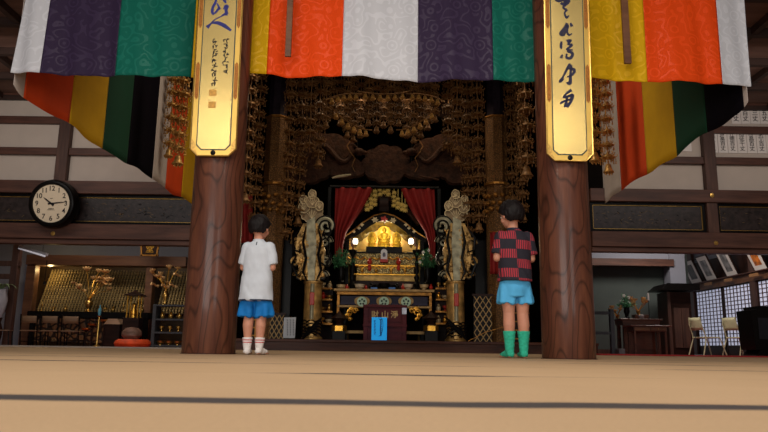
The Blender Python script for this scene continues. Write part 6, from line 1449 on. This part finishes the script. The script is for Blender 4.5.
# ---------------------------------------------------------------- great gilt cloud panels on either side
M['paleleaf'] = plain('silvered_gilt', srgb(150, 146, 122), 0.45, 0.4, var=0.45, scale=9, bump=0.5, bscale=24)
M['leafgold'] = plain('worn_gold_leaf', srgb(172, 136, 80), 0.38, 0.6, var=0.75, scale=7, bump=0.6, bscale=20)
M['stupa'] = plain('stone_grey_gilt', srgb(138, 118, 90), 0.55, 0.3, var=0.3, scale=9, bump=0.4)
def cloud_pillar(cx, s, label):
    Y = 11.95; f = lambda dx: cx+s*dx      # dx grows away from the shrine
    c = P(cx, 340, Y); t = thing('gilt_cloud_pillar', label, 'ornament', (c.x, Y, ZPL), 'great gilt cloud pillars')
    q = MB()
    lobes_ = ((0, 193.5, 3.6, 4.2, 5), (0, 201, 6.2, 5.5, 7), (9, 198.5, 3.4, 4, 5), (8.5, 206, 5.2, 5.5, 7), (-7, 205, 3.6, 4.5, 5), (1, 212, 10.5, 8.5, 11))
    for (dx, py, rx_, ry_, n) in lobes_:
        q.prism(pp(scallop(f(dx), py, rx_, ry_, n, 0.10), Y), Y+0.02+0.006*py%0.05+0.008*n, Y+0.16+0.003*rx_)
    q.build('flower_crown', M['stupa'], t)
    q = MB()
    for (dx, py, rx_, ry_, n) in lobes_:
        sc_ = [P(a, b, Y) for a, b in scallop(f(dx), py, rx_, ry_, n, 0.10)]; yy = Y+0.008+0.006*py%0.05+0.008*n; q.tube([Vector((v.x, yy, v.z)) for v in sc_+sc_[:1]], 0.009, 5)
        c0 = P(f(dx), py+ry_*0.6, Y)
        for k in range(5):
            a = math.radians(30+30*k); e0 = P(f(dx)+rx_*0.8*math.cos(a), py-ry_*0.75*math.sin(a), Y); q.tube([(c0.x, yy, c0.z), (e0.x, yy, e0.z)], 0.006, 4)
    q.build('crown_veins', M['palegold'], t, smooth=True)
    q = MB(); out = [(-6, 224), (8, 224), (14, 236), (16, 252), (13, 268), (8, 280), (-8, 281), (-12, 268), (-13, 250), (-10, 236)]; q.prism(pp([(f(a), b) for a, b in out], Y), Y-0.08, Y+0.14); q.build('cloud_body', M['leafgold'], t, bevel=0.02)
    q = MB(); q.prism(pp([(f(-3.5), 218), (f(4.5), 222), (f(5), 250), (f(3), 281), (f(-3), 281), (f(-5), 245)], Y), Y-0.12, Y-0.081); q.build('silver_centre', M['paleleaf'], t, bevel=0.01)
    q = MB(); rnd = random.Random(int(cx))
    for k in range(70):
        py = rnd.uniform(230, 279); dx = rnd.uniform(3.5, 13) if rnd.random() < 0.7 else rnd.uniform(-11, -4); p = P(f(dx), py, Y-0.10); q.ball(p, (rnd.uniform(0.018, 0.045), 0.025, rnd.uniform(0.02, 0.05)), 7, 5, Euler((0, rnd.uniform(-1, 1), 0)))
    q.build('leaf_relief', M['leafgold'], t, smooth=True)
    q = MB()
    for (pts_) in (((-16, 222), (-19, 232), (-15, 240), (-11, 234), (-13, 228)), ((-15, 246), (-19, 256), (-14, 266), (-8, 262), (-9, 254)), ((12, 228), (19, 238), (18, 250), (12, 252), (12, 244)), ((15, 254), (20, 264), (15, 276), (9, 270)), ((-6, 226), (-9, 240), (-6, 255), (-9, 270), (-4, 281)), ((6, 226), (9, 242), (6, 258), (9, 272), (5, 281))):
        v_ = [P(f(a), b, Y-0.135) for a, b in pts_]; q.tube(v_, [0.008]+[0.024]*(len(v_)-2)+[0.006], 6)
    q.build('black_cloud_strokes', M['black'], t, smooth=True)
    # side volutes
    for (dx, py, r, turns, dirn) in ((-14, 226, 0.16, 1.6, 1), (-13, 242, 0.11, 1.4, -1), (14, 244, 0.12, 1.4, 1), (17, 262, 0.10, 1.3, -1), (-14, 262, 0.10, 1.3, 1), (13, 276, 0.08, 1.2, 1), (-11, 276, 0.08, 1.2, -1)):
        p = P(f(dx), py, Y-0.02); n = 30; pts = [p+Vector((s*dirn*r*(1-0.8*i/n)*math.cos(2*PI*turns*i/n), 0, r*(1-0.8*i/n)*math.sin(2*PI*turns*i/n))) for i in range(n+1)]
        q = MB(); q.tube(pts, [0.045*(1-0.55*i/n) for i in range(n+1)], 8); q.build('volute', M['paleleaf'] if dx < 0 else M['leafgold'], t, smooth=True)
        q = MB(); pts = [v+Vector((0, -0.04, 0)) for v in [p+Vector((s*dirn*r*(1.22-0.8*i/n)*math.cos(2*PI*turns*i/n), 0, r*(1.22-0.8*i/n)*math.sin(2*PI*turns*i/n))) for i in range(n+1)]]; q.tube(pts, 0.012, 6); q.build('black_outline', M['black'], t, smooth=True)
    # lower column
    ra = 9.2/680*Y; xc = P(f(-0.5), 310, Y).x; zc0, zc1 = ZPL+0.02, ZZ(cx, 281.5, Y)
    q = MB(); q.lathe([(ra*1.15, ZPL), (ra*1.15, ZPL+0.03), (ra, ZPL+0.05), (ra*0.94, zc1-0.04), (ra*1.06, zc1-0.03), (ra*1.06, zc1)], (xc, Y+0.02, 0), 32); q.build('column', M['leafgold'], t, smooth=True)
    q = MB(); q.lathe([(ra*0.97, ZPL+0.35), (ra*0.955, zc1-0.05)], (xc, Y+0.005, 0), 32, sc=(0.42, 1.05)); q.build('silver_band', M['paleleaf'], t, smooth=True)
    q = MB()
    for j in range(7):
        pts = [P(f(-11+22*u), 338-j*2.6-6.5*math.sin(PI*u*1.15+0.35*j), Y-0.17-0.004*j) for u in [k/14 for k in range(15)]]; q.tube(pts, [0.006+0.014*math.sin(PI*k/14) for k in range(15)], 6)
    for j in range(5):
        for i in range(3):
            ang0 = -PI/2+(i-1)*0.9; zz = ZPL+0.05+j*0.055; pts = [(xc+ra*1.02*math.cos(ang0+u), Y+0.02+ra*1.02*math.sin(ang0+u), zz+0.06*math.cos(u*2.2)) for u in [-0.6+1.2*k/10 for k in range(11)]]
            q.tube(pts, 0.011, 6)
    q.build('wave_lines', M['black'], t, smooth=True)
    q = MB(); q.box((xc, Y-ra*0.98, (zc1+ZPL)/2+0.19), (0.085, 0.02, 0.22)); q.build('vermilion_panel', M['redlac'], t, bevel=0.01)
    return t
cloud_pillar(312, -1, 'great gilt cloud shaped pillar between the white notice and the shrine'); cloud_pillar(456, 1, 'great gilt cloud shaped pillar between the shrine and the checked shirt boy')
# ---------------------------------------------------------------- black hanging box, lattice screens, notice, clutter
for a, b, nm in ((281, 293, 'left'), (475, 487, 'right')):
    q = MB(); c0, c1 = P(a, 280, 12.6), P(b, 240, 12.6); q.bx(c0.x, c1.x, 12.6, 12.9, ZPL, c1.z); tag(q.build('black_cabinet', M['black'], bevel=0.01), 'plain black cabinet standing %s of the gilt cloud pillar' % ('left' if nm == 'left' else 'right'), 'cabinet', 'plain black cabinets in the sanctum')
def lattice(a, b, y0, y1, Y, label, nx, nz):
    x0, x1 = XX(a, 320, Y), XX(b, 320, Y); z0, z1 = ZPL, ZZ((a+b)/2, y0, Y); t = thing('lattice_stand', label, 'screen', ((x0+x1)/2, Y, ZPL), 'gilt lattice stands')
    q = MB()
    for k in range(nx+1):
        for s in (0, 1):
            xa_, xb_ = x0+(x1-x0)*k/nx, x0+(x1-x0)*(k+(1 if s else -1))/nx
            if not (x0-1e-6 <= xb_ <= x1+1e-6): continue
            n = nz
            for j in range(n): q.tube([(xa_, Y, z0+(z1-z0)*j/n), (xb_, Y, z0+(z1-z0)*(j+1)/n)], 0.009, 4)
    q.build('lattice', M['oldgold'], t)
    q = MB(); q.bx(x0-0.03, x1+0.03, Y-0.03, Y+0.03, z1, z1+0.035); q.build('top_rail', M['darkwood'], t); q = MB(); q.bx(x0, x1, Y+0.05, Y+0.07, z0, z1); q.build('back_board', M['black'], t)
lattice(270, 284, 315, 340, 11.8, 'gilt lattice stand between the white shirted boy and the notice', 3, 3)
lattice(474, 492, 296, 340, 11.9, 'gilt lattice stand between the cloud pillar and the checked shirt boy', 3, 5)
Yq = 11.45; t = thing('notice_card', 'white notice card with small writing, standing left of the cloud pillar', 'sign', (XX(289.5, 338, Yq), Yq, ZPL))
A_ = [P(284, 317.5, Yq+0.05), P(296, 317.2, Yq+0.05), P(294.8, 338, Yq), P(283, 338, Yq)]
q = MB(); q._skin([[q.b.verts.new(v) for v in A_], [q.b.verts.new(v+Vector((0, 0.008, 0))) for v in A_]]); q.build('card', plain('notice_paper', srgb(170, 176, 186), 0.7, var=0.03), t)
q = MB()
def nfx(px, py): return P(px, py, Yq-0.012+0.05*(338-py)/20.5*1.0)
for k in range(3):
    for j in range(7): y = 319.5+j*2.4; stroke(q, [(286.6+k*3, y), (287.8+k*3, y+0.6), (287+k*3, y+1.5)], [0.3, 0.55, 0.3], nfx)
q.build('handwriting', M['ink'], t); q = MB(); q.bx(A_[3].x+0.03, A_[2].x-0.03, Yq+0.02, Yq+0.12, ZPL, ZPL+0.012); q.build('foot', M['darkwood'], t)
# shelves of small ritual vessels either side of the altar table
rnd = random.Random(21)
for s, a, b, nm in ((-1, 320, 332.5, 'left'), (1, 435.5, 448, 'right')):
    t = thing('ritual_shelf', 'dark stepped shelf with gilt edges, %s of the crested altar table' % nm, 'shelf', (XX((a+b)/2, 335, 12.5), 12.5, ZPL), 'stepped shelves beside the altar')
    zs_ = []
    for j, py in enumerate((288, 299, 311, 323)):
        Y = 12.62-0.13*j; z = ZZ((a+b)/2, py, Y); q = MB(); q.bx(XX(a, py, Y), XX(b, py, Y), Y-0.06, 12.66, z-0.03, z); q.build('shelf_board', M['golddim'], t); zs_.append((Y, z))
    q = MB(); q.bx(XX(a, 300, 12.66), XX(b, 300, 12.66), 12.66, 12.7, ZPL, ZZ(a, 286, 12.66)); q.build('back_board', M['darkwood'], t)
    for j, (Y, z) in enumerate(zs_):
        for k in range(2):
            px = a+3+k*6.5; kd = rnd.choice(['cup', 'bowl', 'jar']); mt_ = rnd.choice(['gold', 'brass', 'redlac', 'palegold'])
            nmz2 = {'gold': 'gilt', 'brass': 'brass', 'redlac': 'red lacquer', 'palegold': 'pale gilt'}
            vessel((XX(px, 300, Y), Y, z+0.001), '%s %s on board %s of the %s stepped shelf, %s side' % (nmz2[mt_], kd, ['one', 'two', 'three', 'four'][j], nm, ['outer', 'inner'][k]), kd, 0.95, mt_, 'vessels on the stepped shelves')
# beyond the boys: more gilt stands in the dark
for a, b, y0, nm in ((246, 262, 300, 'behind the white shirted boy'), (500, 530, 300, 'behind the checked shirt boy')):
    Y = 12.9; x0, x1 = XX(a, 320, Y), XX(b, 320, Y); t = thing('gilt_cabinet', 'dark cabinet with gilt fittings standing '+nm, 'cabinet', ((x0+x1)/2, Y, ZPL), 'dark gilt fitted cabinets'); z1 = ZZ(a, y0, Y)
    q = MB(); q.bx(x0, x1, Y, Y+0.4, ZPL, z1); q.build('body', M['darkwood'], t, bevel=0.01)
    q = MB()
    for k in range(5): zz = ZPL+(z1-ZPL)*(k+0.5)/5; q.bx(x0+0.02, x1-0.02, Y-0.012, Y-0.001, zz-0.012, zz+0.012)
    for k in range(4): xx_ = x0+(x1-x0)*(k+0.5)/4; q.bx(xx_-0.015, xx_+0.015, Y-0.014, Y-0.002, ZPL+0.03, z1-0.03)
    q.build('gilt_fittings', M['golddim'], t)
# thin rope between the stands
q = MB(); v0 = P(468, 337, 11.35); v0.z = ZPL+0.007; q.tube([v0, P(485, 332.5, 11.35), P(500, 328, 11.35), P(509, 325.5, 11.35)], 0.006, 5); tag(q.build('thin_rod', M['golddim']), 'thin pale rod slanting low behind the boy in the checked shirt', 'rod')
